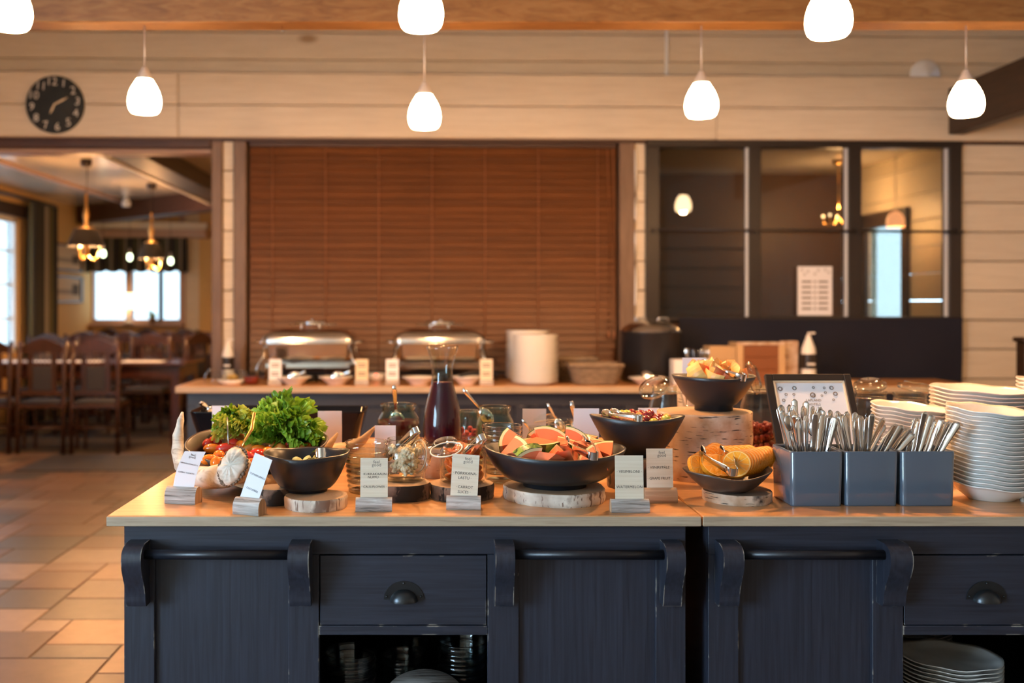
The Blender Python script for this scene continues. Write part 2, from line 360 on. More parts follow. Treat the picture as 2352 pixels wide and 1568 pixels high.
# ================================================================ the place
# ---- floor: terracotta tiles of mixed sizes in a grey bed
FL = struct('floor', MB().box(LX, 4.6, -3.2, 13.6, -.12, -.004), 'grout')
cell = .158; tiles = {}
tcols = [(.27, .16, .115), (.32, .20, .15), (.22, .145, .11), (.165, .13, .11), (.13, .115, .105), (.40, .29, .23), (.25, .17, .135), (.29, .175, .125)]
X0, Y0 = LX+.02, 2.6
nx, ny = 40, 42
occ = set(); placed = []
r2 = random.Random(11)
for j in range(ny):
    for i in range(nx):
        if (i, j) in occ: continue
        for (w, h) in r2.choice([[(3, 2), (2, 2), (2, 1), (1, 1)], [(2, 2), (2, 1), (1, 1)], [(2, 1), (1, 1)], [(3, 2), (2, 1), (1, 1)], [(1, 2), (1, 1)]]):
            cs = [(i+a, j+b) for a in range(w) for b in range(h)]
            if all(c not in occ and c[0] < nx and c[1] < ny for c in cs):
                occ.update(cs); placed.append((i, j, w, h)); break
def px_of(X, Y, z=0): return VX+X*F/Y, VY+(H-z)*F/Y
def tile_mesh(w, h):
    g = .0045
    if (w, h) not in tiles: tiles[(w, h)] = MB().box(g, w*cell-g, g, h*cell-g, -.03, 0, .003).mesh('tile', 'terracotta')
    return tiles[(w, h)]
show, rest = [], MB()
for (i, j, w, h) in placed:
    X, Y = X0+i*cell, Y0+j*cell
    u, v = px_of(X+w*cell/2, Y+h*cell/2)
    vis = -60 < u < 460 and 900 < v < 1640 and not (u > 262 and v > 1250)
    if vis: show.append((v, i, j, w, h))
    else: rest.box(X+.0045, X+w*cell-.0045, Y+.0045, Y+h*cell-.0045, -.03, 0)
show.sort(reverse=True)
for k, (v, i, j, w, h) in enumerate(show):
    X, Y = X0+i*cell, Y0+j*cell
    if k < 295:
        o = linkc(None, tile_mesh(w, h), 'tile', FL, Matrix.Translation((X, Y, r2.uniform(-.0012, .0006))))
        c = r2.choice(tcols); f = r2.uniform(.85, 1.12); o.color = (*[x*f*.68 for x in c], 1)
    else: rest.box(X+.0045, X+w*cell-.0045, Y+.0045, Y+h*cell-.0045, -.03, 0)
o = rest.build('tile', 'terracotta', FL); o.color = (.28, .165, .11, 1); o['kind'] = 'stuff'
# ---- ceiling and outer walls
struct('ceiling', MB().box(LX-.15, 4.75, -3.35, 7.6, 3.4, 3.5), 'white_ceiling')
wr = struct('wall_right', MB().box(4.6, 4.75, -3.2, 7.2, -.1, 3.5), 'cream_board')
WIN_N = (-2.9, -.1, .5, 2.7)     # big window beside the camera: y0, y1, z0, z1
WIN_D = (8.9, 11.0, .85, 2.33)    # dining room window
wlft = sroot('wall_left')
def wall_x(root, x0, x1, ya, yb, z0, z1, holes, m):
    y = ya
    for (a, b, c, d) in holes:
        MB().box(x0, x1, y, a, z0, z1).build('wall_section', m, root)
        MB().box(x0, x1, a, b, z0, c).build('wall_section', m, root); MB().box(x0, x1, a, b, d, z1).build('wall_section', m, root); y = b
    MB().box(x0, x1, y, yb, z0, z1).build('wall_section', m, root)
wall_x(wlft, LX-.14, LX, -3.35, 7.0, -.1, 3.5, [WIN_N], 'cream_board')
wall_x(wlft, LX-.14, LX, 7.0, 13.36, -.1, 3.5, [WIN_D], 'ochre_wall')
def window(n, y0, y1, z0, z1, x, nc, nr, mat='window_white', glass='sky_pane'):
    r = sroot('window_%d' % n, Matrix.Translation((x-.07, (y0+y1)/2, z0)))
    w, h = (y1-y0)/2, z1-z0
    for (a, b, c, d) in ((-w, -w+.06, 0, h), (w-.06, w, 0, h), (-w, w, 0, .06), (-w, w, h-.06, h)): MB().box(-.04, .05, a, b, c, d, .004).build('window_frame', mat, r)
    for k in range(1, nc):
        yy = -w+2*w*k/nc; MB().box(-.02, .03, yy-.022, yy+.022, .06, h-.06).build('mullion', mat, r)
    for k in range(1, nr):
        zz = h*k/nr; MB().box(-.015, .02, -w+.06, w-.06, zz-.012, zz+.012).build('glazing_bar', mat, r)
    for k in range(nc):
        MB().box(-.004, .002, -w+2*w*k/nc+.03, -w+2*w*(k+1)/nc-.03, .05, h-.05).build('pane', glass, r)
    return r
window(1, WIN_N[0], WIN_N[1], WIN_N[2], WIN_N[3], LX, 3, 2)
window(2, WIN_D[0], WIN_D[1], WIN_D[2], WIN_D[3], LX, 2, 4, glass='dim_pane')
struct('wall_rear', MB().box(LX-.14, 4.75, -3.35, -3.2, -.1, 3.5), 'cream_board')

# ---- the timber wall at the back of the buffet (wall frame: x along, y away, z up)
wm = sroot('wall_back', WM)
def wboard(x0, x1, z0, z1, y0, y1, name='board', m='cream_board', p=wm, bev=.006): return MB().box(x0, x1, y0, y1, z0, z1, bev).build(name, m, p)
zHT = wl(1000, 169, -.1)[1]; zHB = wl(1000, 317, -.1)[1]; zHM = wl(1000, 243, -.1)[1]
xL, xR = -4.7, 4.75
xj = wl(409, 200, -.1)[0]; xj2 = wl(1646, 300, -.1)[0]
for (a, b) in ((xL, xj-.002), (xj+.002, xR)): wboard(a, b, zHM+.002, zHT, -.1, .14)
for (a, b) in ((xL, xj-.002), (xj+.002, xj2-.002), (xj2+.002, xR)): wboard(a, b, zHB, zHM-.002, -.1, .14)
MB().box(xL, xR, -.06, .12, zHM-.01, zHM+.01).build('joint', 'post_brown', wm)
zU = [zHT-.02, wl(1000, 139, .1)[1], wl(1000, 77, .1)[1], 3.41]
for a, b in zip(zU, zU[1:]): wboard(xL, xR, a+.002, b-.002, .1, .14)
MB().box(xL, xR, .13, .19, zHT-.1, 3.42).build('leak_backing', 'room_wood', wm); MB().box(xL, xR, -.07, .12, zHB+.01, zHT-.01).build('leak_backing', 'room_wood', wm)  # unseen backing added to keep sky light from leaking between the boards
# dark rebate under the header
MB().box(xL, xR, -.05, .12, zHB-.02, zHB).build('rebate', 'dark_beam_x', wm)
# lintel over the passage and its posts
xo = wl(487, 700, -.02)[0]; xa = wl(513, 700)[0]; xb = wl(539, 700)[0]; xc = wl(567, 700, -.02)[0]
MB().box(xL, xo, -.06, .13, zHB-.07, zHB-.018, .006).build('lintel_board', 'dark_beam_x', wm)
MB().box(xL, xo, -.03, .16, zHB-.1, zHB-.07, .01).build('lintel_board', 'pink_wood', wm)
MB().box(xo, xa, -.05, .16, 0, zHB-.018, .006).build('door_post', 'post_brown', wm)
MB().box(xb, xc, -.05, .10, 0, zHB-.018, .006).build('window_post', 'post_brown', wm)
pitch = .209
for k in range(13):
    z0 = zHB-.01-(k+1)*pitch
    wboard(xa, xb, z0+.003, z0+pitch-.003, -.02, .1)
# blind opening: right casing, narrow boards, then the interior window and the right part
xd = wl(1421, 700, -.02)[0]; xe = wl(1455, 700)[0]; xf = wl(1482, 700)[0]; xw0 = wl(1480, 700, -.03)[0]; xw1 = wl(2205, 700, -.03)[0]
MB().box(xd, xe, -.05, .10, 0, zHB-.018, .006).build('window_post', 'post_brown', wm)
for k in range(13):
    z0 = zHB-.01-(k+1)*pitch
    wboard(xe, xf, z0+.003, z0+pitch-.003, -.02, .1)
    wboard(xw1, xR, z0+.003, z0+pitch-.003, -.02, .1)
MB().box(xw1+.01, xR, .085, .14, 0, zHB+.02).build('leak_backing', 'room_wood', wm); MB().box(xa-.01, xb+.01, .06, .095, 0, zHB).build('leak_backing', 'room_wood', wm); MB().box(xe-.01, xf+.01, .06, .095, 0, zHB).build('leak_backing', 'room_wood', wm)  # more unseen backing behind the boards, added against light leaks
zS = wl(1800, 727, -.03)[1]
MB().box(xc, xd, .06, .10, 0, zHB, 0).build('wall_section', 'room_wood', wm)
MB().box(xw0, xw1, -.01, .10, 0, zS-.01).build('wall_section', 'room_wood', wm)
# wood below the passage is open floor; interior window frame
wf = sroot('window_4', WM @ Matrix.Translation((0, -.03, 0)))
zT = wl(1800, 322, -.03)[1]
def wx(px): return wl(px, 700, -.03)[0]
def wz(py): return wl(1800, py, -.03)[1]
for (a, b) in ((1482, 1513), (1717, 1745), (1945, 1975), (2175, 2205)): MB().box(wx(a), wx(b), -.03, .07, zS-.02, zT, .004).build('mullion', 'black_frame', wf)
MB().box(wx(1482), wx(2205), -.035, .07, wz(340), zT, .004).build('window_frame', 'black_frame', wf)
MB().box(wx(1482), wx(2205), -.035, .07, zS-.03, zS, .004).build('window_frame', 'black_frame', wf)
for (a, b) in ((1513, 1717), (1745, 1945), (1975, 2175)):
    MB().box(wx(a)-.003, wx(b)+.003, .03, .036, zS-.005, wz(340)+.005).build('pane', 'pane', wf)
    MB().box(wx(b)-.012, wx(b), -.01, .02, zS, wz(340)).build('glazing_bead', 'window_white', wf)
MB().tube([(wx(1495), -.06, wz(529)), (wx(2203), -.06, wz(533))], .009, 8).build('rail', 'black_frame', wf)
for p_ in (1500, 1731, 1960, 2190): MB().box(wx(p_)-.01, wx(p_)+.01, -.07, -.03, wz(531)-.014, wz(531)+.014).build('rail_bracket', 'black_frame', wf)
# kitchen side room seen through the glass
kr = sroot('wall_kitchen', WM)
kx0, kx1, ky = 1.25, 4.3, 3.2
MB().box(kx0, kx1, ky, ky+.1, 0, 2.9).build('wall_section', 'room_wood', kr)
for k in range(9): MB().box(kx0+.3, kx1-1.0, ky-.03, ky, .35+k*.2, .35+k*.2+.19, .006).build('board', 'room_wood', kr)
MB().box(kx0-.1, kx0, .10, ky+.1, 0, 2.9).build('wall_section', 'room_wood', kr)
MB().box(kx0, kx1, .1, ky, -.02, 0).build('floor_section', 'grout', kr)
for k in range(12):
    z0 = k*.235
    for (a, b) in (((.10, 1.9), (2.6, ky+.1)) if .9 < z0 < 1.95 else ((.10, ky+.1),)): MB().box(kx1, kx1+.08, a, b, z0, z0+.231, .005).build('board', 'cream_board', kr)
MB().box(kx0-.1, kx1+.1, .14, ky+.1, 2.72, 2.82).build('ceiling_section', 'ceiling_varnish', kr)
MB().box(kx0+.3, kx0+.42, .12, ky, 2.5, 2.72).build('ceiling_beam', 'dark_beam', kr)
for (a, b, c, d) in ((1.8, 1.9, .85, 2.25), (2.6, 2.7, .85, 2.25), (1.8, 2.7, .85, .94), (1.8, 2.7, 2.11, 2.25)): MB().box(kx1-.04, kx1, a, b, c, d, .005).build('window_trim', 'dark_beam', kr)
MB().box(kx1+.02, kx1+.026, 1.9, 2.6, .94, 2.12).build('pane', 'dim_pane', kr)
plain('leaf_green', (.10, .22, .05), .6, var=.5, bscale=9)
hm = MB()
hm.ball(1, 28, 20, 0, None, (.7, 1.5, 1.6))
hm.v = [tuple(Vector(v)*(1+.10*math.sin(v[1]*9+v[2]*7)+.06*math.sin(v[2]*17+v[1]*13)+rnd.uniform(-.05, .05))) for v in hm.v]
one('garden_bush', hm, 'leaf_green', 'green garden bush outside the kitchen window', 'bush', T(6.3, 9.9, 1.45))
# ---- wooden venetian blind
bx0, bx1 = wl(569, 700, -.02)[0], wl(1420, 700, -.02)[0]
zbt = zHB-.022; zbb = wl(1000, 868, -.02)[1]
bl = thing('venetian_blind', 'reddish brown wooden venetian blind closed behind the chafing dishes', 'blind', WM @ T((bx0+bx1)/2, -.02, zbb))
hw = (bx1-bx0)/2; hh = zbt-zbb
MB().box(-hw+.012, hw-.012, -.01, .04, hh-.03, hh, .004).build('head_rail', 'dark_beam_x', bl)
pit = .0505; ns = int((hh-.05)/pit)
slat = MB().box(-hw+.014, hw-.014, -.0018, .0018, -.029, .029, .0008).mesh('slat', 'blind_slat')
for k in range(ns):
    linkc(bl, slat, 'slat', bl, T(rnd.uniform(-.002, .002), .012, hh-.055-k*pit, R(-17)))
MB().box(-hw+.014, hw-.014, -.006, .03, 0, .022, .003).build('bottom_rail', 'blind_slat', bl)
plain('cord_brown', (.30, .12, .05), .7)
for p_ in (626, 748, 870, 992, 1114, 1236, 1372):
    x = wl(p_, 700, -.02)[0]-(bx0+bx1)/2
    MB().tube([(x, -.012, .02), (x, -.012, hh-.03)], .0035, 6).build('ladder_cord', 'cord_brown', bl)
for p_, zz in ((1396, 765), (1409, 768)):
    x = wl(p_, 700, -.02)[0]-(bx0+bx1)/2; z1 = wl(p_, zz, -.05)[1]-zbb
    c_ = MB().tube([(x-.01, -.03, hh-.03), (x+.008, -.03, hh*.6), (x, -.03, z1)], .003, 6).build('pull_cord', 'cord_brown', bl)
    MB().lathe([(0, .02), (.006, .016), (.011, -.02), (.008, -.03), (0, -.031)], 10, 0, T(x, -.03, z1)).build('tassel', 'cord_brown', c_)
# ---- honey coloured ceiling beam and dark side beam
zb = zat(51, 4.60)
MB0 = MB().box(LX, 4.6, 4.60, 4.735, zb, zb+.30, .004)
struct('trim_1', MB0, 'honey_beam')
for (px, py) in ((648, 66), (1921, 86)):
    mb = MB(); mb.tube([(0, 0, .03), (0, 0, .008), (.006, 0, 0), (.012, 0, .006), (.009, 0, .014)], .0014, 6)
    one('ceiling_hook', mb, 'steel', 'small screw hook under the honey beam, '+('near the wall clock side' if px < 1000 else 'near the side beam'), 'hook', T(xat(px, 4.66), 4.66, zb-.03))
x0 = xat(2175, 6.95); z0 = zat(310, 6.95); z1 = zat(205, 6.95)
struct('trim_2', MB().box(x0, x0+.11, 3.0, 6.93, z0, z1, .004), 'dark_beam')
# ---- conduit, cable and disc on the wall
xq = wl(1532, 100, .08)[0]
one('wall_conduit', MB().box(-.012, .012, -.02, 0, 0, 3.4-zHT+.02, .004), 'window_white', 'white cable conduit running up the wall above the header boards', 'conduit', WM @ T(xq, .1, zHT-.02))
mb = MB(); xq = wl(1459, 700, -.04)[0]
mb.tube([(math.sin(k*1.3)*.004, 0, .9+k*.12) for k in range(14)], .011, 8)
one('wall_cable', mb, 'window_white', 'white cable running down beside the blind casing', 'cable', WM @ T(xq, -.036, 0))
xq, zq = wl(2131, 172, .06)
mb = MB().lathe([(0, .05), (.03, .048), (.035, .040), (.085, .035), (.108, .012), (.11, 0)], 32)
one('smoke_alarm', mb, 'window_white', 'round white alarm disc on the wall behind the header board', 'alarm', WM @ T(xq, .1, zq+.01, R(90)))
# ---- chalkboard clock
xq, zq = wl(128, 241, -.1); rc = 66*6.85/F
ck = thing('wall_clock', 'round slate wall clock with chalk numerals on the header boards', 'clock', WM @ T(xq, -.1, zq))
plain('slate', (.020, .025, .027), .8, var=.5, bscale=14); plain('chalk', (.62, .60, .56), .9)
def _w(a, i, r, z): return (r*math.cos(a), -z, r*math.sin(a))
MB().lathe([(0, .022), (rc*.985, .022), (rc, .018), (rc, 0)], 48, 0, None, _w).build('face', 'slate', ck)
FR = Matrix.Rotation(R(90), 4, 'X')
for n in range(1, 13):
    a = R(90-30*n)+R(7); rr = rc*.79
    text(str(n), .078, ck, T(rr*math.cos(a), -.0225, rr*math.sin(a), 0, R(rnd.uniform(-8, 8)), 0) @ FR, 'chalk', name='numeral')
for (ang, ln, nm) in ((R(90-62), .105, 'minute_hand'), (R(90-205), .075, 'hour_hand')):
    MB().prism([(-.012, 0), (0, -.005), (ln*.6, -.007), (ln, 0), (ln*.6, .007), (0, .005)], .0235, .0255, 0, Matrix.Rotation(-ang, 4, 'Y') @ Matrix.Rotation(R(90), 4, 'X')).build(nm, 'amber_tone', ck)
# ---- pendant lamps
plain('shade_glow', (.9, .85, .75), .3, emit=(1, .64, .34), es=36.0); plain('bulb_glow', (1, .9, .8), .3, emit=(1, .78, .48), es=30.0)
plain('lamp_cap', (.55, .50, .46), .35, .3)
def pendant(px, pyb, wpx, Y, ztop, label, group):
    s = wpx*Y/F/.150; X = xat(px, Y); zb_ = zat(pyb, Y)
    t = thing('pendant_lamp', label, 'lamp', T(X, Y, zb_, 0, 0, rnd.uniform(0, 6)), group)
    pr = [(.057, 0), (.066, .010), (.072, .028), (.0745, .048), (.072, .073), (.065, .097), (.054, .120), (.043, .138), (.036, .150)]
    inn = [(r-.004, z) for r, z in pr]
    MB().lathe([(a*s, b*s) for a, b in inn[::-1]+pr], 32).build('lamp_shade', 'shade_glow', t)
    MB().lathe([(0, .152*s), (.037*s, .150*s), (.036*s, .156*s), (.014*s, .200*s), (.011*s, .206*s), (0, .207*s)], 24).build('cap', 'lamp_cap', t)
    MB().tube([(0, 0, .205*s), (0, 0, ztop-zb_)], .0035, 6).build('cord', 'lamp_cap', t)
    MB().lathe([(0, -.004*s), (.012*s, 0), (.02*s, .02*s), (.022*s, .045*s), (.014*s, .08*s), (.014*s, .12*s)], 16).build('bulb', 'bulb_glow', t)
    light('bulb_light', (0, 0, .012*s), LAMP_W, LAMP_C, .035, t)
    return t
NA = 'pendant lamps over the near counter'; NB = 'pendant lamps under the honey beam'
for (px, lb) in ((20, 'white glass pendant lamp in front of the beam, before the clock wall'), (967, 'white glass pendant lamp in front of the beam, above the juice carafe'), (1903, 'white glass pendant lamp in front of the beam, above the framed card')):
    pendant(px, {20: 66, 967: 68, 1903: 84}[px], 106, 3.30, 3.4, lb, NA)
for (px, pyb, lb) in ((332, 259, 'white glass pendant lamp under the beam beside the clock'), (975, 294, 'white glass pendant lamp under the beam above the chafing dishes'), (1611, 268, 'white glass pendant lamp under the beam before the dark window'), (2219, 265, 'white glass pendant lamp under the beam beside the dark side beam')):
    pendant(px, pyb, 76, 4.66, zb, lb, NB)
# ---- dark cloth under the interior window
cx0, cx1 = wl(1556, 700, -.05)[0], wl(2203, 700, -.05)[0]; ztop_ = wl(1800, 729, -.05)[1]
def cl(u, v):
    x = cx0+(cx1-cx0)*u; sag = .015*math.sin(math.pi*u)*(1 if v < .1 else .3)
    fold = .012*math.sin(u*19+v*2)+.008*math.sin(u*7-v*6)
    return (x, -.02+fold*min(1, v*3), ztop_-v*(ztop_-.55)-sag*(1-v))
def cl2(u, v):
    p = cl(u, v); return (p[0], p[1]-.006, p[2])
mb = MB().grid(cl, 60, 20); mb.grid(cl2, 60, 20)
one('draped_cloth', mb, 'dark_cloth', 'dark navy cloth hanging below the black framed window', 'cloth', WM @ T(0, -.07, 0))
# paper notice on the glass
xq, zq = wl(1829, 724, -.02); xq2 = wl(1908, 724, -.02)[0]; zq2 = wl(1870, 612, -.02)[1]
nt_ = thing('paper_notice', 'white printed notice standing against the middle pane', 'notice', WM @ T((xq+xq2)/2, -.045, zq))
wn, hn = xq2-xq, zq2-zq
MB().box(-wn/2, wn/2, 0, .002, 0, hn).build('paper', 'card_white', nt_)
for k in range(6):
    for s_ in (-1, 1): MB().box(s_*wn*.24-wn*.14, s_*wn*.24+wn*.14, -.0008, 0, hn*(.12+k*.11), hn*(.12+k*.11)+.013).build('printed_line', 'ink_grey', nt_)
    MB().box(-.008, .008, -.0008, 0, hn*(.12+k*.11), hn*(.12+k*.11)+.013).build('printed_line', 'ink_grey', nt_)
for (u, v) in ((-.38, .93), (-.2, .9), (.1, .92), (.3, .93), (.4, .88), (-.3, .84), (0, .85)): MB().lathe([(.006, 0), (.009, 0), (.009, .001), (.006, .001)], 10, 0, T(u*wn, -.0002, v*hn, R(90))).build('printed_ring', 'ink_grey', nt_)
# lamp reflection in the last pane, built as a glowing dome; then the chandelier
plain('shade_warm', (.9, .7, .5), .4, emit=(1, .72, .38), es=2.6); plain('reflection_orange', (.9, .5, .3), .4, emit=(1, .36, .14), es=1.1)
for (px, py, Yd, m, lb, pw) in ((2057, 521, 8.6, 'reflection_orange', 'small orange dome lamp hanging behind the last dark pane', 4),):
    p = at(px, py, Yd); t = thing('lamp_reflection', lb, 'lamp', T(*p))
    MB().lathe([(.072, 0), (.075, .03), (.07, .075), (.05, .115), (.02, .135), (0, .137)], 24).build('lamp_shade', m, t)
    MB().tube([(0, 0, .135), (0, 0, 2.72-p.z)], .004, 6).build('cord', 'lamp_cap', t)
    light('bulb_light', (0, 0, -.03), pw, LAMP_C, .03, t)
p = at(1926, 505, 9.3); t = thing('brass_chandelier', 'small brass chandelier hanging in the kitchen room behind the middle pane', 'lamp', T(*p))
MB().tube([(0, 0, 0), (0, 0, 2.72-p.z)], .006, 8).build('stem', 'brass', t)
MB().lathe([(0, 2.72-p.z-.04), (.05, 2.72-p.z-.04), (.06, 2.72-p.z)], 16).build('ceiling_rose', 'brass', t)
for k in range(5):
    a = k*2*math.pi/5
    MB().tube([(0, 0, .02), (.07*math.cos(a), .07*math.sin(a), -.05), (.13*math.cos(a), .13*math.sin(a), -.03), (.14*math.cos(a), .14*math.sin(a), .02)], .006, 6).build('arm', 'brass', t)
    MB().ball(.013, 10, 6, 0, T(.14*math.cos(a), .14*math.sin(a), .04)).build('bulb', 'shade_warm', t)
light('bulb_light', (0, 0, .10), 26, LAMP_C, .05, t)
# ================================================================ dining room beyond the passage
DC = 2.62
dm = sroot('ceiling_dining')
MB().box(LX-.14, -1.2, 7.14, 13.7, DC, DC+.08).build('ceiling_section', 'ceiling_varnish', dm)
MB().box(-3.80, -3.74, 7.16, 12.2, DC-.03, DC, .006).build('ceiling_batten', 'pink_wood', dm)
MB().box(-2.42, -2.16, 7.16, 13.3, 2.47, DC, .006).build('ceiling_beam', 'dark_beam', dm)
MB().box(-2.47, -2.42, 7.16, 13.3, 2.455, 2.50, .006).build('ceiling_batten', 'white_ceiling', dm)
MB().box(LX, LX+.05, 8.7, 11.1, 2.33, 2.47, .006).build('window_lintel', 'dark_beam', dm)
mb = MB(); dv = Vector((2.0, -1.8, 0)).normalized(); nv = Vector((-dv.y, dv.x, 0))*.12; a = Vector((-4.5, 12.8, 0)); b = Vector((-2.3, 10.82, 0))
mb.prism([tuple((a-nv)[:2]), tuple((b-nv)[:2]), tuple((b+nv)[:2]), tuple((a+nv)[:2])], 2.41, DC); mb.build('ceiling_beam', 'dark_beam_x', dm)
MB().box(LX, -3.0, 13.0, 13.3, 2.25, 2.36, .008).build('cornice', 'pink_wood', dm)
mb = MB(); mb.prism([(-4.45, 12.75), (-4.38, 12.7), (-3.0, 13.1), (-3.05, 13.2)], 2.36, 2.45); mb.build('cornice', 'white_ceiling', dm)
wd_ = sroot('wall_dining')
DY = 13.3
def fx(px): return xat(px, DY)
zw0, zw1 = zat(742, DY), 2.2
MB().box(LX-.1, fx(212), DY, DY+.14, 0, DC).build('wall_section', 'ochre_wall', wd_)
MB().box(fx(212), fx(413), DY, DY+.14, 0, zw0).build('wall_section', 'ochre_wall', wd_)
MB().box(fx(212), fx(413), DY, DY+.14, zw1, DC).build('wall_section', 'ochre_wall', wd_)
MB().box(fx(413), fx(426), DY-.03, DY+.14, 0, DC).build('window_post', 'pink_wood', wd_)
MB().box(fx(426), fx(458), DY, DY+.14, 0, DC).build('wall_section', 'cream_board', wd_)
MB().box(fx(458), -1.2, DY-.02, DY+.14, 0, DC).build('wall_section', 'ochre_wall', wd_)
wr_ = sroot('wall_dining_side'); MB().box(-1.35, -1.2, 7.14, 13.4, 0, DC).build('wall_section', 'ochre_wall', wr_)
w5 = sroot('window_5', T(0, DY+.07, zw0))
for (a, b, m) in ((287, 303, 'pink_wood'), (363, 371, 'black_frame'), (210, 214, 'pink_wood'), (411, 414, 'pink_wood')): MB().box(fx(a), fx(b), -.06, .05, 0, zw1-zw0, .004).build('mullion', m, w5)
for z in (0, zw1-zw0-.05): MB().box(fx(212), fx(413), -.05, .04, z, z+.05).build('window_frame', 'pink_wood', w5)
for (a, b) in ((214, 287), (303, 363), (371, 411)): MB().box(fx(a), fx(b), 0, .006, .04, zw1-zw0-.04).build('pane', 'dim_pane', w5)
MB().box(fx(210), fx(424), -.22, .0, -.04, 0, .005).build('window_sill', 'pink_wood', w5)
# striped valance and curtain
def stripes(name, axis):
    m, nt, N, L, P = _nt(name); tc = N.new('ShaderNodeTexCoord'); sp = N.new('ShaderNodeSeparateXYZ'); L.new(tc.outputs['Object'], sp.inputs[0])
    mu = N.new('ShaderNodeMath'); mu.operation = 'MULTIPLY'; mu.inputs[1].default_value = 5.5; L.new(sp.outputs[axis], mu.inputs[0])
    fr = N.new('ShaderNodeMath'); fr.operation = 'FRACT'; L.new(mu.outputs[0], fr.inputs[0])
    cr = N.new('ShaderNodeValToRGB'); cr.color_ramp.interpolation = 'CONSTANT'; e = cr.color_ramp.elements
    e[0].color = (.022, .022, .022, 1); e[1].position = .28; e[1].color = (.085, .08, .035, 1)
    for p, c in ((.45, (.03, .03, .028)), (.6, (.22, .20, .17)), (.72, (.022, .022, .022))): q = e.new(p); q.color = (*c, 1)
    L.new(fr.outputs[0], cr.inputs[0]); L.new(cr.outputs[0], P.inputs['Base Color']); P.inputs['Roughness'].default_value = .9
    MATS[name] = m
stripes('stripe_x', 'X'); stripes('stripe_y', 'Y')
va = (fx(210), fx(440)); zv0, zv1 = zat(624, 13.05), zat(545, 13.05)
def vf(o):
    def f(u, v): return (va[0]+(va[1]-va[0])*u, .035*math.sin(u*46)*(.3+v)+o, zv1-(zv1-zv0)*v-.012*math.cos(u*46)*v)
    return f
one('window_valance', MB().grid(vf(0), 90, 6).grid(vf(.006), 90, 6), 'stripe_x', 'gathered striped valance over the far dining room windows', 'curtain', T(0, 13.05, 0))
zc1 = zat(470, 11.3)
def cf(o):
    def f(u, v): return (.05*math.sin(u*34)+o, 10.98+.72*u, .05+(zc1-.05)*(1-v))
    return f
one('window_curtain', MB().grid(cf(0), 60, 8).grid(cf(.006), 60, 8), 'stripe_y', 'long dark striped curtain beside the dining room side window', 'curtain', T(LX+.12, 0, 0))
one('curtain_rail', MB().tube([(0, 8.7, 0), (0, 11.75, 0)], .02, 8), 'black_frame', 'dark rail holding the striped curtain', 'rail', T(LX+.12, 0, zc1+.022))
# framed photographs
plain('photo_paper', (.60, .48, .36), .9, spec=.05); plain('photo_dark', (.13, .11, .09), .9, spec=.05); plain('photo_grey', (.34, .29, .24), .9, spec=.05)
for k, (ya, yb, lb) in enumerate(((560, 622, 'upper framed black and white landscape photograph on the ochre wall'), (633, 695, 'lower framed black and white landscape photograph on the ochre wall'))):
    z0_, z1_ = zat(yb, 12.3), zat(ya, 12.3); y0_, y1_ = 11.85, 12.93; hh_ = z1_-z0_
    t = thing('framed_photograph', lb, 'picture', T(LX, (y0_+y1_)/2, z0_)); q = (y1_-y0_)/2
    for (a, b, c, d) in ((-q, -q+.06, 0, hh_), (q-.06, q, 0, hh_), (-q, q, 0, .022), (-q, q, hh_-.022, hh_)): MB().box(0, .03, a, b, c, d, .003).build('frame', 'black_frame', t)
    MB().box(0, .012, -q, q, 0, hh_).build('photograph', 'photo_paper', t)
    MB().box(.012, .014, -q*.75, q*.72, hh_*.32, hh_*.5).build('printed_shore', 'photo_grey', t)
    MB().box(.012, .0145, q*.35, q*.78, hh_*.3, hh_*(.62 if k == 0 else .7)).build('printed_trees', 'photo_dark', t)
plain('bulb_dim', (1, .8, .5), .3, emit=(1, .6, .25), es=2.0)
# brass lamps with black shades
def table_lamp_hanging(px, pyc, yb, yt, wpx, label):
    Y = (DC-H)*F/(VY-pyc); X = xat(px, Y); z0_, z1_ = zat(yb, Y), zat(yt, Y); rb = wpx/2*Y/F
    t = thing('brass_hanging_lamp', label, 'lamp', T(X, Y, z0_), 'brass lamps over the dining tables')
    h_ = z1_-z0_
    MB().lathe([(rb, 0), (rb*.62, h_), (rb*.62-.006, h_), (rb-.006, 0)], 28).build('lamp_shade', 'shade_black', t)
    MB().lathe([(0, h_+.005), (rb*.45, h_+.012), (rb*.5, h_+.0), (0, h_-.01)], 20).build('gallery', 'brass', t)
    MB().lathe([(0, h_+.32), (.012, h_+.3), (.012, h_+.2), (.028, h_+.12), (.016, h_+.06), (.03, h_), (.02, -.08), (0, -.12)], 14).build('stem', 'brass', t)
    MB().tube([(0, 0, h_+.3), (.01, 0, h_+.5), (0, 0, DC-z0_-.05)], .005, 6).build('cord', 'black_frame', t)
    MB().lathe([(.05, DC-z0_), (.05, DC-z0_-.05), (.03, DC-z0_-.07), (0, DC-z0_-.07)], 16).build('ceiling_rose', 'black_frame', t)
    for k in range(3):
        a = k*2.094+.3; c, s_ = math.cos(a), math.sin(a)
        MB().tube([(0, 0, -.06), (.05*c, .05*s_, -.12), (rb*.6*c, rb*.6*s_, -.10), (rb*.7*c, rb*.7*s_, -.02)], .008, 6).build('arm', 'brass', t)
        MB().ball(.015, 10, 6, 0, T(rb*.7*c, rb*.7*s_, .01)).build('bulb', 'bulb_dim', t)
    light('bulb_light', (0, 0, .03), 110, LAMP_C, .05, t); light('bulb_light', (0, 0, h_+.05), 34, LAMP_C, .05, t)
table_lamp_hanging(198, 366, 566, 526, 85, 'brass hanging lamp with black cone shade before the framed photographs')
table_lamp_hanging(348, 421, 594, 558, 62, 'brass hanging lamp with black cone shade before the striped valance')
plain('bulb_green', (.9, 1, .8), .3, emit=(.85, 1, .62), es=5); plain('frosted', (.6, .55, .48), .4)
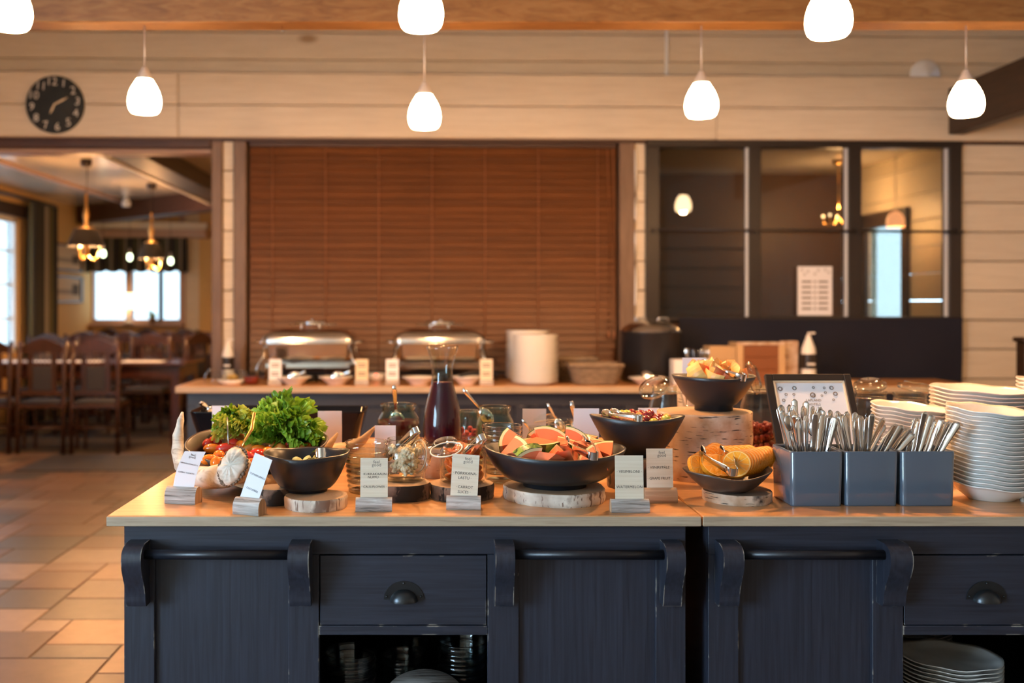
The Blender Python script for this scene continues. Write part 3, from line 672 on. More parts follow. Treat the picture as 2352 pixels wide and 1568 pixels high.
for (px, py, lb) in ((237, 592, 'first'), (298, 600, 'second'), (392, 609, 'third')):
    p = at(px, py, 12.2); t = thing('drop_lamp', 'small lit drop lamp hanging before the striped valance', 'lamp', T(*p), 'drop lamps before the valance')
    MB().lathe([(0, .01), (.018, .014), (.028, .035), (.027, .06), (.021, .09)], 14).build('bulb', 'bulb_green', t)
    MB().lathe([(.021, .09), (.012, .13), (.005, .16), (0, .16)], 14).build('cap', 'frosted', t)
    MB().tube([(0, 0, .155), (0, 0, DC-p.z)], .003, 6).build('cord', 'black_frame', t)
p = at(290, 475, 11.6); t = thing('ceiling_spot', 'small white ceiling spot on the end of the ceiling batten', 'spotlight', T(*p))
MB().lathe([(0, 0), (.05, .005), (.055, .05), (.03, .09), (.02, DC-p.z)], 16).build('housing', 'window_white', t)
# furniture
grain('chair_wood', [(.3, (.026, .009, .005)), (.7, (.060, .021, .011))], 'z', 5, 12, .3, .08, .4, None, .2)
plain('chair_pad', (.030, .032, .045), .7)
def make_chair(label, group):
    t = thing('dining_chair', label, 'chair', Matrix.Identity(4), group); w = .21
    for s_ in (-1, 1):
        MB().tube([(s_*w, .20, 0), (s_*w, .20, .45), (s_*w, .17, .75), (s_*w*.98, .13, 1.03)], .021, 8, flat=(1, 1.1)).build('back_post', 'chair_wood', t)
        MB().lathe([(.016, 0), (.02, .1), (.013, .16), (.022, .22), (.022, .45)], 10, 0, T(s_*(w-.01), -.19, 0)).build('leg', 'chair_wood', t)
        MB().tube([(s_*w, .2, .17), (s_*(w-.01), -.19, .17)], .011, 6).build('stretcher', 'chair_wood', t)
    for (z, y) in ((.22, -.19), (.24, .2)): MB().tube([(-w, y, z), (w, y, z)], .011, 6).build('stretcher', 'chair_wood', t)
    MB().box(-w-.01, w+.01, -.21, .21, .415, .455, .008).build('seat', 'chair_wood', t)
    MB().box(-w+.01, w-.01, -.2, .17, .455, .485, .012).build('seat_pad', 'chair_pad', t)
    n = 14; top = [(-w+2*w*k/n, .985+.075*(math.sin(math.pi*k/n)**1.5)) for k in range(n+1)]; bot = [(w-2*w*k/n, .92+.012*math.sin(math.pi*k/n)) for k in range(n+1)]
    MB().prism(top+bot, -.012, .012, 0, T(0, .14, 0) @ Matrix.Rotation(R(90), 4, 'X')).build('top_rail', 'chair_wood', t)
    for x in (-.11, .11): MB().box(x-.022, x+.022, .145, .165, .56, .93, .004).build('splat', 'chair_wood', t)
    for k in range(5): MB().tube([(-.075+k*.0375, .15, .56), (-.075+k*.0375, .145, .93)], .0055, 6).build('spindle', 'chair_wood', t)
    MB().box(-w, w, .15, .18, .53, .575, .005).build('lower_rail', 'chair_wood', t)
    MB().box(-.088, .088, .142, .166, .575, .80, .006).build('back_pad', 'chair_pad', t)
    return t
G = 'dining chairs'
ch = make_chair('dark carved dining chair at the near side of the long table', G); ch.matrix_local = T(xat(112, 9.2), 9.2, 0, 0, 0, R(183))
ch.matrix_local = T(xat(112, 9.35), 9.35, 0, 0, 0, R(180))
near_ = 'dark carved dining chair at the near side of the long table'
for (px, Y) in ((232, 9.35), (-12, 9.35)): dup(ch, T(xat(px, Y), Y, 0, 0, 0, R(180+rnd.uniform(-4, 4))), near_)
for (px, Y, lb, rz) in ((100, 10.75, 'dark carved dining chair across the long table', 0), (215, 10.75, 'dark carved dining chair across the long table', 4), (338, 10.75, 'dark carved dining chair across the long table', 0), (480, 11.1, 'dark carved dining chair standing beside the passage post', 60)):
    dup(ch, T(xat(px, Y), Y, 0, 0, 0, R(rz)), lb)
farl = 'dark carved dining chair at the tables under the far windows'
for (px, Y, rz) in ((200, 11.72, 180), (298, 11.72, 180), (392, 11.72, 180), (482, 11.72, 178), (478, 12.42, 90), (240, 12.78, 0), (330, 12.78, 0), (418, 12.8, 0)): dup(ch, T(xat(px, Y), Y, 0, 0, 0, R(rz)), farl)
grain('table_wood', [(.3, (.040, .012, .007)), (.7, (.085, .028, .015))], 'x', 4, 14, .14, .04)
def table(x0, x1, y0, y1, zt, label):
    t = thing('dining_table', label, 'table', T((x0+x1)/2, (y0+y1)/2, 0)); a, b = (x1-x0)/2, (y1-y0)/2
    MB().box(-a, a, -b, b, zt-.035, zt, .008).build('tabletop', 'table_wood', t); MB().box(-a+.06, a-.06, -b+.06, b-.06, zt-.15, zt-.035, .004).build('apron', 'table_wood', t)
    for sx in (-1, 1):
        for sy in (-1, 1): MB().box(sx*(a-.11)-.045, sx*(a-.11)+.045, sy*(b-.11)-.045, sy*(b-.11)+.045, 0, zt-.035, .008).build('leg', 'table_wood', t)
    return t
table(-4.5, -2.42, 9.6, 10.45, .81, 'long dark polished dining table near the passage')
table(-4.4, -3.1, 12.0, 12.5, .78, 'dark dining table under the far windows')
for k, px in enumerate((20, 100, 190, 330)):
    one('place_mat', MB().box(-.2, .2, -.13, .13, 0, .004), 'card_white', 'white cloth place mat on the long dark table', 'place mat', T(xat(px, 9.85), 9.85, .81), 'place mats')
for (px, Y) in ((85, 10.05), (205, 10.0), (250, 10.1), (375, 10.05)):
    one('wine_glass', MB().lathe([(.032, 0), (.005, .006), (.004, .08), (.03, .10), (.038, .14), (.032, .18)], 14), 'jar_glass', 'clear stemmed wine glass on the long dark table', 'glass', T(xat(px, Y), Y, .81), 'wine glasses')
# table lamp and plant on the far window ledge
p = (xat(295, 13.15), 13.15, zw0)
t = thing('table_lamp', 'small table lamp with pale cone shade on the far window sill', 'lamp', T(*p))
MB().lathe([(.06, 0), (.065, .012), (.03, .03), (.035, .08), (.02, .15), (.012, .21)], 16).build('base', 'white_china', t)
MB().lathe([(.11, .19), (.07, .40)], 24).build('lamp_shade', 'shade_warm', t)
t = thing('potted_plant', 'small bright potted plant on the far window sill', 'plant', T(xat(350, 13.15), 13.15, zw0))
MB().lathe([(0, 0), (.04, 0), (.05, .08), (.045, .08), (0, .07)], 14).build('pot', 'post_brown', t)
plain('fresh_leaf', (.25, .45, .08), .5)
mb = MB()
for k in range(26):
    a = rnd.uniform(0, 6.28); l_ = rnd.uniform(.06, .15); e = rnd.uniform(.3, 1.3); d = Vector((math.cos(a)*math.cos(e), math.sin(a)*math.cos(e), math.sin(e)))
    mb.tube([Vector((0, 0, .07)), Vector((0, 0, .07))+d*l_*.5, Vector((0, 0, .065))+d*l_], [.004, .014, .002], 5, flat=(1, .2))
mb.build('foliage', 'fresh_leaf', t)
one('door_mat', MB().box(-.85, .85, -.42, .42, 0, .012, .004), 'mat_grey', 'dark grey mat on the tiles before the dining room', 'mat', T(-2.62, 8.62, 0))
# ================================================================ near buffet island
YF = yon(1185, CT); YB = YF+1.42; TH = .0262
CF = YF+.030                                      # cabinet front plane
def cx(px, Y=None): return xat(px, Y or CF)
def cz(py, Y=None): return zat(py, Y or CF)
xT0, xT1, xT2 = xat(243, YF), xat(1612, YF), xat(1614.5, YF)
def worktop(name, x0, x1, y0, y1, z1, th, label):
    w = thing(name, label, 'worktop', T((x0+x1)/2, y0, z1-th)); a = (x1-x0)/2; d = y1-y0
    MB().box(-a, a, .004, d, 0, th, .003).build('top_board', 'worktop_oak', w)
    MB().box(-a+.001, a-.001, -.0, .004, .0015, th-.0015, .0012).build('front_edge', 'worktop_edge_cool', w)
    return w
worktop('oak_worktop', xT0, xT1, YF, YB, CT, TH, 'oak worktop of the island under the salad bowl and watermelon')
worktop('oak_worktop', xT2, 2.05, YF, YB, CT, TH, 'oak worktop of the island under the cutlery boxes and plates')
CZT = CT-TH
# corbel profile: (out, down)
def corbel_prof(dep, hgt):
    pts = [(0, 0), (dep*.55, 0), (dep*.80, -hgt*.04), (dep*.96, -hgt*.12), (dep, -hgt*.24), (dep*.95, -hgt*.36), (dep*.82, -hgt*.50), (dep*.66, -hgt*.64), (dep*.54, -hgt*.80), (dep*.50, -hgt*.92), (dep*.44, -hgt), (0, -hgt)]
    out = []; n = len(pts)
    for i in range(1, n-2):
        p0, p1, p2, p3 = pts[max(i-1, 1)], pts[i], pts[i+1], pts[min(i+2, n-2)]
        for q_ in range(4):
            t_ = q_/4; f_ = lambda a0, a1, a2, a3: .5*(2*a1+(a2-a0)*t_+(2*a0-5*a1+4*a2-a3)*t_*t_+(3*a1-a0-3*a2+a3)*t_**3)
            out.append((f_(p0[0], p1[0], p2[0], p3[0]), f_(p0[1], p1[1], p2[1], p3[1])))
    return [pts[0]]+out+pts[n-2:]
def cabinet(label, x0, x1, stiles, bays, corbels, rods):
    """stiles: px ranges; bays: list of (kind, pxa, pxb)"""
    c = thing('island_cabinet', label, 'cabinet', T((x0+x1)/2, CF, 0)); xc = (x0+x1)/2; D = YB-.05-CF
    zr0 = cz(1273)          # bottom of top rail
    MB().box(x0-xc, x1-xc, 0, .022, zr0, CZT, .0015).build('top_rail', 'navy_paint_x', c)
    for (a, b) in stiles: MB().box(cx(a)-xc, cx(b)-xc, 0, .022, .0, zr0, .0015).build('stile', 'navy_paint', c)
    MB().box(x0-xc, x0-xc+.02, .022, D, 0, CZT).build('side_panel', 'navy_paint_plain', c); MB().box(x1-xc-.02, x1-xc, .022, D, 0, CZT).build('side_panel', 'navy_paint_plain', c)
    MB().box(x0-xc, x1-xc, D-.02, D, 0, CZT).build('back_panel', 'navy_paint_plain', c)
    MB().box(x0-xc+.02, x1-xc-.02, .022, D-.02, .30, .33).build('shelf', 'navy_paint_plain', c)
    MB().box(x0-xc, x1-xc, 0, .022, 0, .1).build('plinth', 'navy_paint_x', c)
    for (kind, a, b) in bays:
        xa, xb = cx(a)-xc, cx(b)-xc
        if kind == 'panel': MB().box(xa-.01, xb+.01, .012, .028, .1, zr0+.01).build('panel', 'navy_paint', c)
        else:
            zd0 = cz(1437); zd1 = zr0
            d = MB().box(xa+.0025, xb-.0025, .001, .02, zd0+.002, zd1-.003, .0012).build('drawer', 'navy_paint_x', c)
            MB().box(xa, xb, 0, .022, cz(1458), zd0, .0012).build('drawer_rail', 'navy_paint_x', c)
            MB().box(xa, xb, .022, D*.6, cz(1458)+.002, cz(1452)).build('drawer_base', 'navy_paint_plain', c)
            yy = cz(1376); xm = ((882+973)/2 if a < 1500 else 2265); xm = cx(xm)-xc; rr = 46*CF/F
            mb = MB(); n = 20
            arc = [(rr*math.cos(math.pi*k/n), rr*.92*math.sin(math.pi*k/n)) for k in range(n+1)]
            mb.prism(arc, 0, .003, 0, T(xm, .001, yy) @ Matrix.Rotation(R(90), 4, 'X'))
            pl = mb.build('cup_pull', 'iron', d)
            r_ = rr*.70; mb = MB()
            def dome(u, v):
                a_ = math.pi*u; b_ = v*math.pi/2
                return (xm+r_*math.cos(a_)*math.cos(b_), -.003-.026*math.sin(b_), yy-.004+r_*.86*math.sin(a_)*math.cos(b_)-.0*v)
            mb.grid(dome, 20, 8); mb.build('cup_pull', 'iron', d)
            for (sx, sy) in ((-.86, .16), (0, .82), (.86, .16)): MB().ball(.0028, 8, 6, 0, T(xm+sx*rr, -.003, yy+sy*rr)).build('screw', 'iron', d)
    for (a, b) in corbels:
        xa, xb = cx(a, CF-.05)-xc, cx(b, CF-.05)-xc; dep = .078; zt = cz(1238); hg = zt-cz(1383)
        pr = corbel_prof(dep, hg)
        # profile lies in the y-z plane: prism axis -> x
        Mx = Matrix(((0, 0, 1, 0), (-1, 0, 0, 0), (0, 1, 0, 0), (0, 0, 0, 1)))
        mb = MB(); mb.prism(pr, xa, xb, 0, T(0, 0, zt) @ Mx); o = mb.build('corbel', 'navy_worn', c)
        bv = o.modifiers.new('edge', 'BEVEL'); bv.width = .003; bv.segments = 2; bv.limit_method = 'ANGLE'
    for (a, b) in rods:
        MB().tube([(cx(a, CF-.04)-xc, -.042, cz(1273, CF-.042)), (cx(b, CF-.04)-xc, -.042, cz(1274, CF-.042))], .0118, 14).build('towel_rail', 'navy_rod', c)
    return c
cabinet('navy painted island cabinet with three bays and four corbels', cx(285), cx(1575), [(285, 355), (662, 733), (1120, 1192), (1506, 1575)], [('panel', 355, 662), ('drawer', 733, 1120), ('panel', 1192, 1506)],
        [(286, 331), (664, 712), (1137, 1181), (1526, 1569)], [(331, 664), (1181, 1526)])
cabinet('navy painted island cabinet under the cutlery boxes, with plate shelf', cx(1627), cx(2917), [(1627, 1697), (2004, 2075), (2462, 2534), (2848, 2917)], [('panel', 1697, 2004), ('drawer', 2075, 2462), ('panel', 2534, 2848)],
        [(1655, 1702), (2034, 2086), (2479, 2523)], [(1702, 2034), (2523, 2868)])
# ================================================================ back counter along the wall
BYF = yon(887, CT); BYB = 6.88
bx0_, bx1_ = xat(402, BYF), 3.45
w = thing('long_worktop', 'pale oak worktop of the wall counter under the chafing dishes', 'worktop', T((bx0_+bx1_)/2, BYF, CT-.042)); a = (bx1_-bx0_)/2
MB().box(-a, a, .005, BYB-BYF, 0, .042, .004).build('top_board', 'worktop_oak', w); MB().box(-a+.001, a-.001, 0, .005, .002, .040, .001).build('front_edge', 'worktop_edge_cool', w)
x0 = xat(430, BYF+.06); c = thing('buffet_cabinet', 'navy painted wall counter cabinet below the chafing dishes', 'cabinet', T(x0, BYF+.06, 0)); bw = bx1_-.1-x0
MB().box(0, bw, .02, .6, 0, CT-.042).build('body', 'navy_paint_plain', c)
MB().box(0, bw, 0, .022, CT-.13, CT-.042, .002).build('top_rail', 'navy_paint_x', c); MB().box(0, bw, 0, .022, 0, .1, .002).build('plinth', 'navy_paint_x', c)
for k in range(8):
    xs = k*(bw-.08)/7; MB().box(xs, xs+.08, 0, .022, .1, CT-.13, .002).build('stile', 'navy_paint', c)
    if k < 7: MB().box(xs+.08+.03, xs+(bw-.08)/7-.03, .008, .022, .14, CT-.16, .006).build('door_panel', 'navy_paint', c)
# ================================================================ shared small builders
def bowl_prof(R_, h, foot, t=.006, fh=.008, curve=1.6, n=9):
    """outer then inner profile of a footed bowl"""
    out = [(0, 0), (foot*.9, 0), (foot, .001), (foot, fh)]
    for k in range(1, n+1):
        u = k/n; out.append((foot+(R_-foot)*(u**(1/curve)), fh+(h-fh)*(u**curve) if curve >= 1 else fh+(h-fh)*u))
    inn = [(R_-t*.5, h+t*.35), (R_-t, h-t*.2)]
    for k in range(n-1, 0, -1):
        u = k/n; inn.append((max(.002, foot+(R_-foot)*(u**(1/curve))-t), fh+(h-fh)*(u**curve)+t))
    inn += [(foot*.7, fh+t), (0, fh+t)]
    return out+inn
def warp(tip=0, lift=0, tilt=0, wob=0, phase=0, sy=1.0, h=.1):
    """rim shaping: pulled-out ends, raised ends, a wobble"""
    def f(a, i, r, z):
        u = max(0, z/h); k = 1+tip*u*(abs(math.cos(a))**6)+wob*u*math.sin(3*a+phase)
        return (r*k*math.cos(a), r*sy*k*math.sin(a), z+u*(lift*math.cos(2*a)+tilt*math.sin(a)+wob*.12*math.sin(5*a+phase)))
    return f
def slice_log(name, label, x, y, z, r, h, seed, side='pale_bark', top='end_grain', cat='wood slice', group=None, seg=44, crack=False):
    q = random.Random(seed); ph = [q.uniform(0, 6.28) for _ in range(4)]
    def rad(a): return 1+.03*math.sin(2*a+ph[0])+.02*math.sin(3*a+ph[1])+.012*math.sin(7*a+ph[2])+.006*math.sin(17*a+ph[3])
    def wv(a, i, rr, zz): k = rad(a); return (rr*k*math.cos(a), rr*k*math.sin(a), zz)
    t = thing(name, label, cat, T(x, y, z), group)
    pr = [(r*.985, 0), (r, .004)]+[(r*(1+q.uniform(-.012, .012)), h*k/5) for k in range(1, 5)]+[(r, h-.003), (r*.985, h-.0008)]
    MB().lathe(pr, seg, 0, None, wv).build('bark', side, t)
    MB().lathe([(0, h), (r*.975, h), (r*.988, h-.0006)], seg, 0, None, wv, False).build('cut_face', top, t)
    MB().lathe([(r*.985, .0005), (0, .0005)], seg, 0, None, wv, False).build('cut_face', 'end_grain_dark', t)
    return t
def spring_tongs(label, p, q, op=.018, wid=.0085, group='serving tongs', roll=0):
    """steel tongs bent from a band: spring end at p, spread gripping ends at q"""
    p, q = Vector(p), Vector(q); L = (q-p).length; d = (q-p).normalized()
    side = d.cross(Vector((0, 0, 1))); side.normalize(); up = side.cross(d)
    B = Matrix(((d.x, side.x, up.x, 0), (d.y, side.y, up.y, 0), (d.z, side.z, up.z, 0), (0, 0, 0, 1)))
    t = thing('serving_tongs', label, 'tongs', Matrix.Translation(p) @ B @ Matrix.Rotation(R(roll), 4, 'X'), group)
    for s_ in (-1, 1):
        pts = [(0, s_*.0105, 0), (L*.12, s_*.0125, 0), (L*.45, s_*(.011+op*.55), 0), (L*.72, s_*(.009+op*.8), 0), (L*.84, s_*(.006+op*.7), 0)]
        MB().tube(pts, [wid, wid, wid*.8, wid*.6, wid*.6], 8, flat=(.14, 1)).build('arm', 'steel_bright', t)
        MB().ball(.017, 12, 8, 0, T(L*.91, s_*(.005+op*.62), 0), (1.15, .2, .8)).build('gripping_end', 'steel_bright', t)
    mb = MB()
    def u(a, b, k=1.0): th = math.pi*(a-.5); return (-.010*k*math.cos(th), .0115*k*math.sin(th), wid*(2*b-1))
    mb.grid(u, 14, 2); mb.grid(lambda a, b: u(a, b, .86), 14, 2)
    mb.build('spring', 'steel_bright', t); return t
def spoon(label, p, q, group='serving spoons', w=1.0, cat='spoon', m='steel_bright'):
    """a spoon from its handle end p down to its bowl q"""
    p, q = Vector(p), Vector(q); L_ = (q-p).length; d = (q-p).normalized()
    side = d.cross(Vector((0, 1, 0))); side.normalize(); nrm = side.cross(d)
    M = Matrix.Translation(p) @ Matrix((( d.x, side.x, nrm.x, 0), (d.y, side.y, nrm.y, 0), (d.z, side.z, nrm.z, 0), (0, 0, 0, 1)))
    t = thing('serving_spoon', label, cat, M, group)
    MB().tube([(0, 0, -.004), (.02, 0, 0), (L_*.4, 0, .005), (L_*.75, 0, .002)], [.004*w, .0062*w, .004*w, .003*w], 8, flat=(1, .4)).build('handle', m, t)
    MB().ball(.021*w, 12, 8, 0, T(L_*.87, 0, 0), (1.5, 1, .3)).build('bowl', m, t); return t
def log_holder(t, L_, hgt, d, mat='drift_wood'):
    """half-round driftwood block, flat underneath, lying along x"""
    n = 12; pr = [(d/2*math.cos(math.pi*k/n), hgt*(.30+.70*math.sin(math.pi*k/n))) for k in range(n+1)]; pr = [(d/2*.96, 0)]+pr+[(-d/2*.96, 0)]
    Mx = Matrix(((0, 0, 1, 0), (1, 0, 0, 0), (0, 1, 0, 0), (0, 0, 0, 1)))
    mb = MB(); mb.prism(pr, -L_/2, L_/2, 1, Mx, True, 0); return mb.build('holder', [mat, 'end_grain'], t)
def card_stand(label, x, y, z, rz, hw, lines, L_=.088, hgt=.031, d=.034, w=.066, h=.105, lean=R(-4), cm='card_pine', holder='drift_wood', roll=0, group=None, logo=True, back=False):
    t = thing('name_card', label, 'card', T(x, y, z, 0, 0, rz), group)
    log_holder(t, L_, hgt, d, holder)
    cardM = T(0, 0, hgt-.008, lean, roll, 0)
    cd = MB().box(-w/2, w/2, -.0006, .0006, 0, h).build('card', cm, t, cardM)
    if not back:
        for (body, zz, size) in lines: text(body, size, cd, T(0, -.0008, zz*h) @ FR, 'ink', .06)
        if logo: feel_good(cd, h*.865)
    return t
def feel_good(cd, zz, s=1.0):
    text('feel', .0115*s, cd, T(.006*s, -.0008, zz+.0042*s) @ FR, 'ink_grey'); text('good', .0115*s, cd, T(.006*s, -.0008, zz-.0030*s) @ FR, 'ink_grey')
# ================================================================ things on the near island, left to right
# ---- wood slices
def put_slice(pxc, pyf, rpx, h, seed, label, **k):
    x, y, r = seat_on(pxc, pyf, CT, rpx); return slice_log('wood_slice', label, x, y, CT, r, h, seed, **k), x, y, r
S1, s1x, s1y, s1r = put_slice(727, 1178, 70, .030, 1, 'pale peeled wood slice under the small dark bowl')
put_slice(633, 1163, 40, .042, 2, 'dark barked wood slice beside the small dark bowl', side='brown_bark')
S3, s3x, s3y, s3r = put_slice(918, 1155, 68, .042, 3, 'cracked brown wood slice under the cauliflower jar', side='brown_bark')
S4, s4x, s4y, s4r = put_slice(1060, 1155, 71, .038, 4, 'reddish barked wood slice under the carrot jar', side='brown_bark')
S5, s5x, s5y, s5r = put_slice(1274, 1167, 117, .034, 5, 'wide pale wood slice under the watermelon bowl', top='end_grain')
S6, s6x, s6y, s6r = put_slice(1693, 1163, 80, .027, 6, 'thin birch slice with curled bark under the orange bowl', side='birch_bark', top='end_grain_dark')
put_slice(2388, 1160, 40, .030, 12, 'pale wood slice beside the tall plate stack')
# ---- birch logs
x, y, r = seat_on(1620, 1112, CT, 104); LGX, LGY, LGR, LGH = x, y, r, .195
slice_log('birch_log', 'tall birch log under the apple bowl', x, y, CT, r, LGH, 8, 'birch_bark', 'end_grain', 'log', None, 56)
JX, JY, JH = xat(1016, 3.0), 3.0, .088
slice_log('birch_log', 'short white birch log under the juice carafe', JX, JY, CT, .088, JH, 9, 'birch_bark', 'end_grain', 'log')
GX, GY = xat(1463, 2.80), 2.80
slice_log('birch_log', 'low brown log under the grape bowl', GX, GY, CT, .085, .085, 10, 'brown_bark', 'end_grain', 'log')
slice_log('birch_log', 'slim birch log standing behind the apple bowl', xat(1603, 3.37), 3.37, CT, .066, .235, 13, 'birch_bark', 'end_grain', 'log')
# ---- salad bowl with its antler
AY = 2.86; AX = xat(590, AY); AR = 160*AY/F
bw = MB().lathe(bowl_prof(AR, .105, .075, .007, .006, 1.5), 48, 0, None, warp(.02, .004, 0, .02, 1, .92, .105))
SB = one('salad_bowl', bw, 'brown_ceramic', 'large dark brown salad bowl of lettuce and tomatoes', 'bowl', T(AX, AY, CT+.014, R(9)))
SBM = T(AX, AY, CT+.014, R(9))
t = thing('antler', 'pale reindeer antler curled round the salad bowl', 'antler', T(AX, AY, CT))
def rel(px, py, Y): v = at(px, py, Y); return (v.x-AX, v.y-AY, v.z-CT)
MB().tube([rel(540, 1075, 2.60), rel(515, 1092, 2.63), rel(478, 1097, 2.66), rel(440, 1090, 2.71), rel(418, 1068, 2.76), rel(409, 1035, 2.79), rel(409, 1000, 2.80), rel(415, 965, 2.80), rel(419, 946, 2.80)], [.036, .034, .030, .026, .022, .019, .016, .010, .003], 14).build('main_beam', 'bone', t)
MB().tube([rel(545, 1085, 2.62), rel(600, 1112, 2.66), rel(660, 1100, 2.78), rel(720, 1062, 2.98), rel(765, 1038, 3.10), rel(800, 1030, 3.14), rel(832, 1012, 3.12), rel(861, 981, 3.10)], [.034, .026, .022, .024, .028, .022, .014, .004], 12).build('rear_beam', 'bone_brown', t)
MB().tube([rel(735, 1050, 3.04), rel(755, 1024, 3.06), rel(776, 994, 3.06)], [.018, .013, .003], 10).build('tine', 'bone_brown', t)
# coronet: flat rough disc ringed with knobs, facing the viewer
nz_ = Vector((-.30, -.86, .36)).normalized(); nx_ = Vector((0, 0, 1)).cross(nz_).normalized(); ny_ = nz_.cross(nx_)
cm_ = Matrix.Translation(Vector(rel(533, 1069, 2.57))) @ Matrix(((nx_.x, ny_.x, nz_.x, 0), (nx_.y, ny_.y, nz_.y, 0), (nx_.z, ny_.z, nz_.z, 0), (0, 0, 0, 1))) @ Matrix.Rotation(R(-14), 4, 'Z')
def _cw(a, i, r_, z): k = 1+.05*math.sin(4*a)+.03*math.sin(9*a+1); return (r_*.86*k*math.cos(a), r_*1.14*k*math.sin(a), z+.0025*math.sin(11*a)*(r_ > .01)+.002*math.sin(5*a+2)*(r_ > .005))
MB().lathe([(0, .010), (.012, .012), (.024, .009), (.036, .006), (.043, .000), (.041, -.012), (.036, -.03), (.032, -.05)], 40, 0, cm_, _cw).build('coronet', 'bone', t)
mb = MB()
for k in range(34):
    a_ = k*2*math.pi/34; p_ = cm_ @ Vector((.0445*.86*math.cos(a_), .0445*1.14*math.sin(a_), -.005)); mb.ball(rnd.uniform(.003, .006), 7, 5, 0, Matrix.Translation(p_))
mb.build('coronet_knobs', 'knob_brown', t)
# tomatoes
plain('tomato_red', (.62, .035, .018), .12, coat=.5, sss=.15); plain('tomato_orange', (.80, .20, .012), .12, coat=.5, sss=.15); plain('tomato_amber', (.55, .20, .03), .14, coat=.5, sss=.1); plain('stem_green', (.10, .20, .03), .6)
TM = {}
for m_, nm in (('tomato_red', 'red'), ('tomato_orange', 'orange'), ('tomato_amber', 'amber')):
    TM[(m_, 0)] = MB().ball(.0185, 16, 10).mesh('tomato', m_); TM[(m_, 1)] = MB().ball(.0150, 16, 10, 0, None, (1, 1, 1.75)).mesh('tomato', m_)
tl = [(494, 1016, 'r', 0, .021), (478, 1020, 'r', 0, .017), (487, 1030, 'o', 1, .018), (520, 1031, 'r', 1, .022), (538, 1022, 'r', 0, .020), (550, 1008, 'a', 0, .020), (555, 1025, 'o', 0, .019), (578, 1030, 'a', 1, .018), (594, 1031, 'o', 1, .016), (625, 1024, 'a', 0, .020), (668, 1020, 'r', 0, .020), (645, 1030, 'a', 0, .018), (590, 1043, 'r', 1, .020), (615, 1040, 'o', 0, .018), (572, 1050, 'r', 0, .017), (480, 1055, 'o', 1, .018), (503, 1048, 'o', 0, .018), (497, 1062, 'o', 0, .017), (515, 1060, 'o', 1, .017), (560, 1046, 'o', 0, .018), (580, 1063, 'o', 1, .016), (600, 1058, 'o', 0, .016), (690, 1032, 'a', 0, .017), (705, 1025, 'o', 1, .016), (640, 1050, 'r', 0, .018), (664, 1042, 'o', 0, .017)]
for (px, py, c_, sh, r_) in tl:
    Y = 2.63+(1070-py)*.0052; p = at(px, py, Y); m_ = {'r': 'tomato_red', 'o': 'tomato_orange', 'a': 'tomato_amber'}[c_]
    ang = rnd.uniform(0, 3.1); o = bpy.data.objects.new('cherry_tomato', TM[(m_, sh)]); col.objects.link(o)
    o.matrix_local = T(p.x, p.y, p.z, R(90) if sh else 0, 0, ang*.5+R(60), r_/.0185)
    cn = {'r': 'red', 'o': 'orange', 'a': 'amber'}[c_]
    tag(o, ('glossy %s %s cherry tomato in the salad bowl' % (cn, 'plum shaped' if sh else 'round')), 'tomato', 'cherry tomatoes')
# lettuce: frilled leaves
def lettuce_mat(name, c1, c2):
    m, nt, N, L, P = _nt(name); tc = N.new('ShaderNodeTexCoord'); nz = N.new('ShaderNodeTexNoise'); nz.inputs['Scale'].default_value = 26; nz.inputs['Detail'].default_value = 5
    L.new(tc.outputs['Object'], nz.inputs['Vector']); cr = N.new('ShaderNodeValToRGB'); cr.color_ramp.elements[0].position = .35; cr.color_ramp.elements[0].color = (*c1, 1); cr.color_ramp.elements[1].position = .65; cr.color_ramp.elements[1].color = (*c2, 1)
    L.new(nz.outputs['Fac'], cr.inputs[0]); L.new(cr.outputs[0], P.inputs['Base Color']); P.inputs['Roughness'].default_value = .35; P.inputs['Transmission Weight'].default_value = 0
    tl_ = N.new('ShaderNodeBsdfTranslucent'); L.new(cr.outputs[0], tl_.inputs['Color']); mx = N.new('ShaderNodeMixShader'); mx.inputs['Fac'].default_value = .35
    L.new(P.outputs[0], mx.inputs[1]); L.new(tl_.outputs[0], mx.inputs[2]); L.new(mx.outputs[0], N['Material Output'].inputs['Surface']); MATS[name] = m
lettuce_mat('lettuce_green', (.20, .42, .02), (.44, .66, .09)); lettuce_mat('lettuce_yellow', (.42, .52, .05), (.70, .70, .18)); lettuce_mat('lettuce_dark', (.08, .22, .012), (.22, .40, .03))
def leaf(L_, W_l, seed, curl=.6, frill=1.0):
    q = random.Random(seed); ph = [q.uniform(0, 6.28) for _ in range(8)]
    mb = MB(); nu, nv = 22, 170
    def f(u, v):
        s_ = (v-.5)*2; wid = W_l*(.14+.86*math.sin(min(1, u*1.05)*math.pi*.5)**.8)
        rim = max(u, abs(s_)*.95*u**.3); e2, e4 = frill*rim**2.5, frill*rim**6
        lob = math.sin(44*v+ph[0])+.6*math.sin(27*v+ph[6])
        x = s_*wid*(1+.06*e2*lob)+.004*e4*math.sin(150*v+ph[6])
        y = L_*u*(1-.30*s_*s_)*(1+.05*e2*lob)+.0055*e4*math.sin(168*v+ph[2])
        z = .40*W_l*s_*s_*(1-u*.4)-curl*L_*.35*(u**2.4)+.010*e2*math.sin(50*v+4*u+ph[3])+.008*e2*math.sin(83*v-6*u+ph[4])+.006*e4*math.sin(128*v+ph[5])+.002*math.sin(34*u+ph[7])*abs(s_)
        return (x, y, z)
    mb.grid(f, nu, nv); return mb
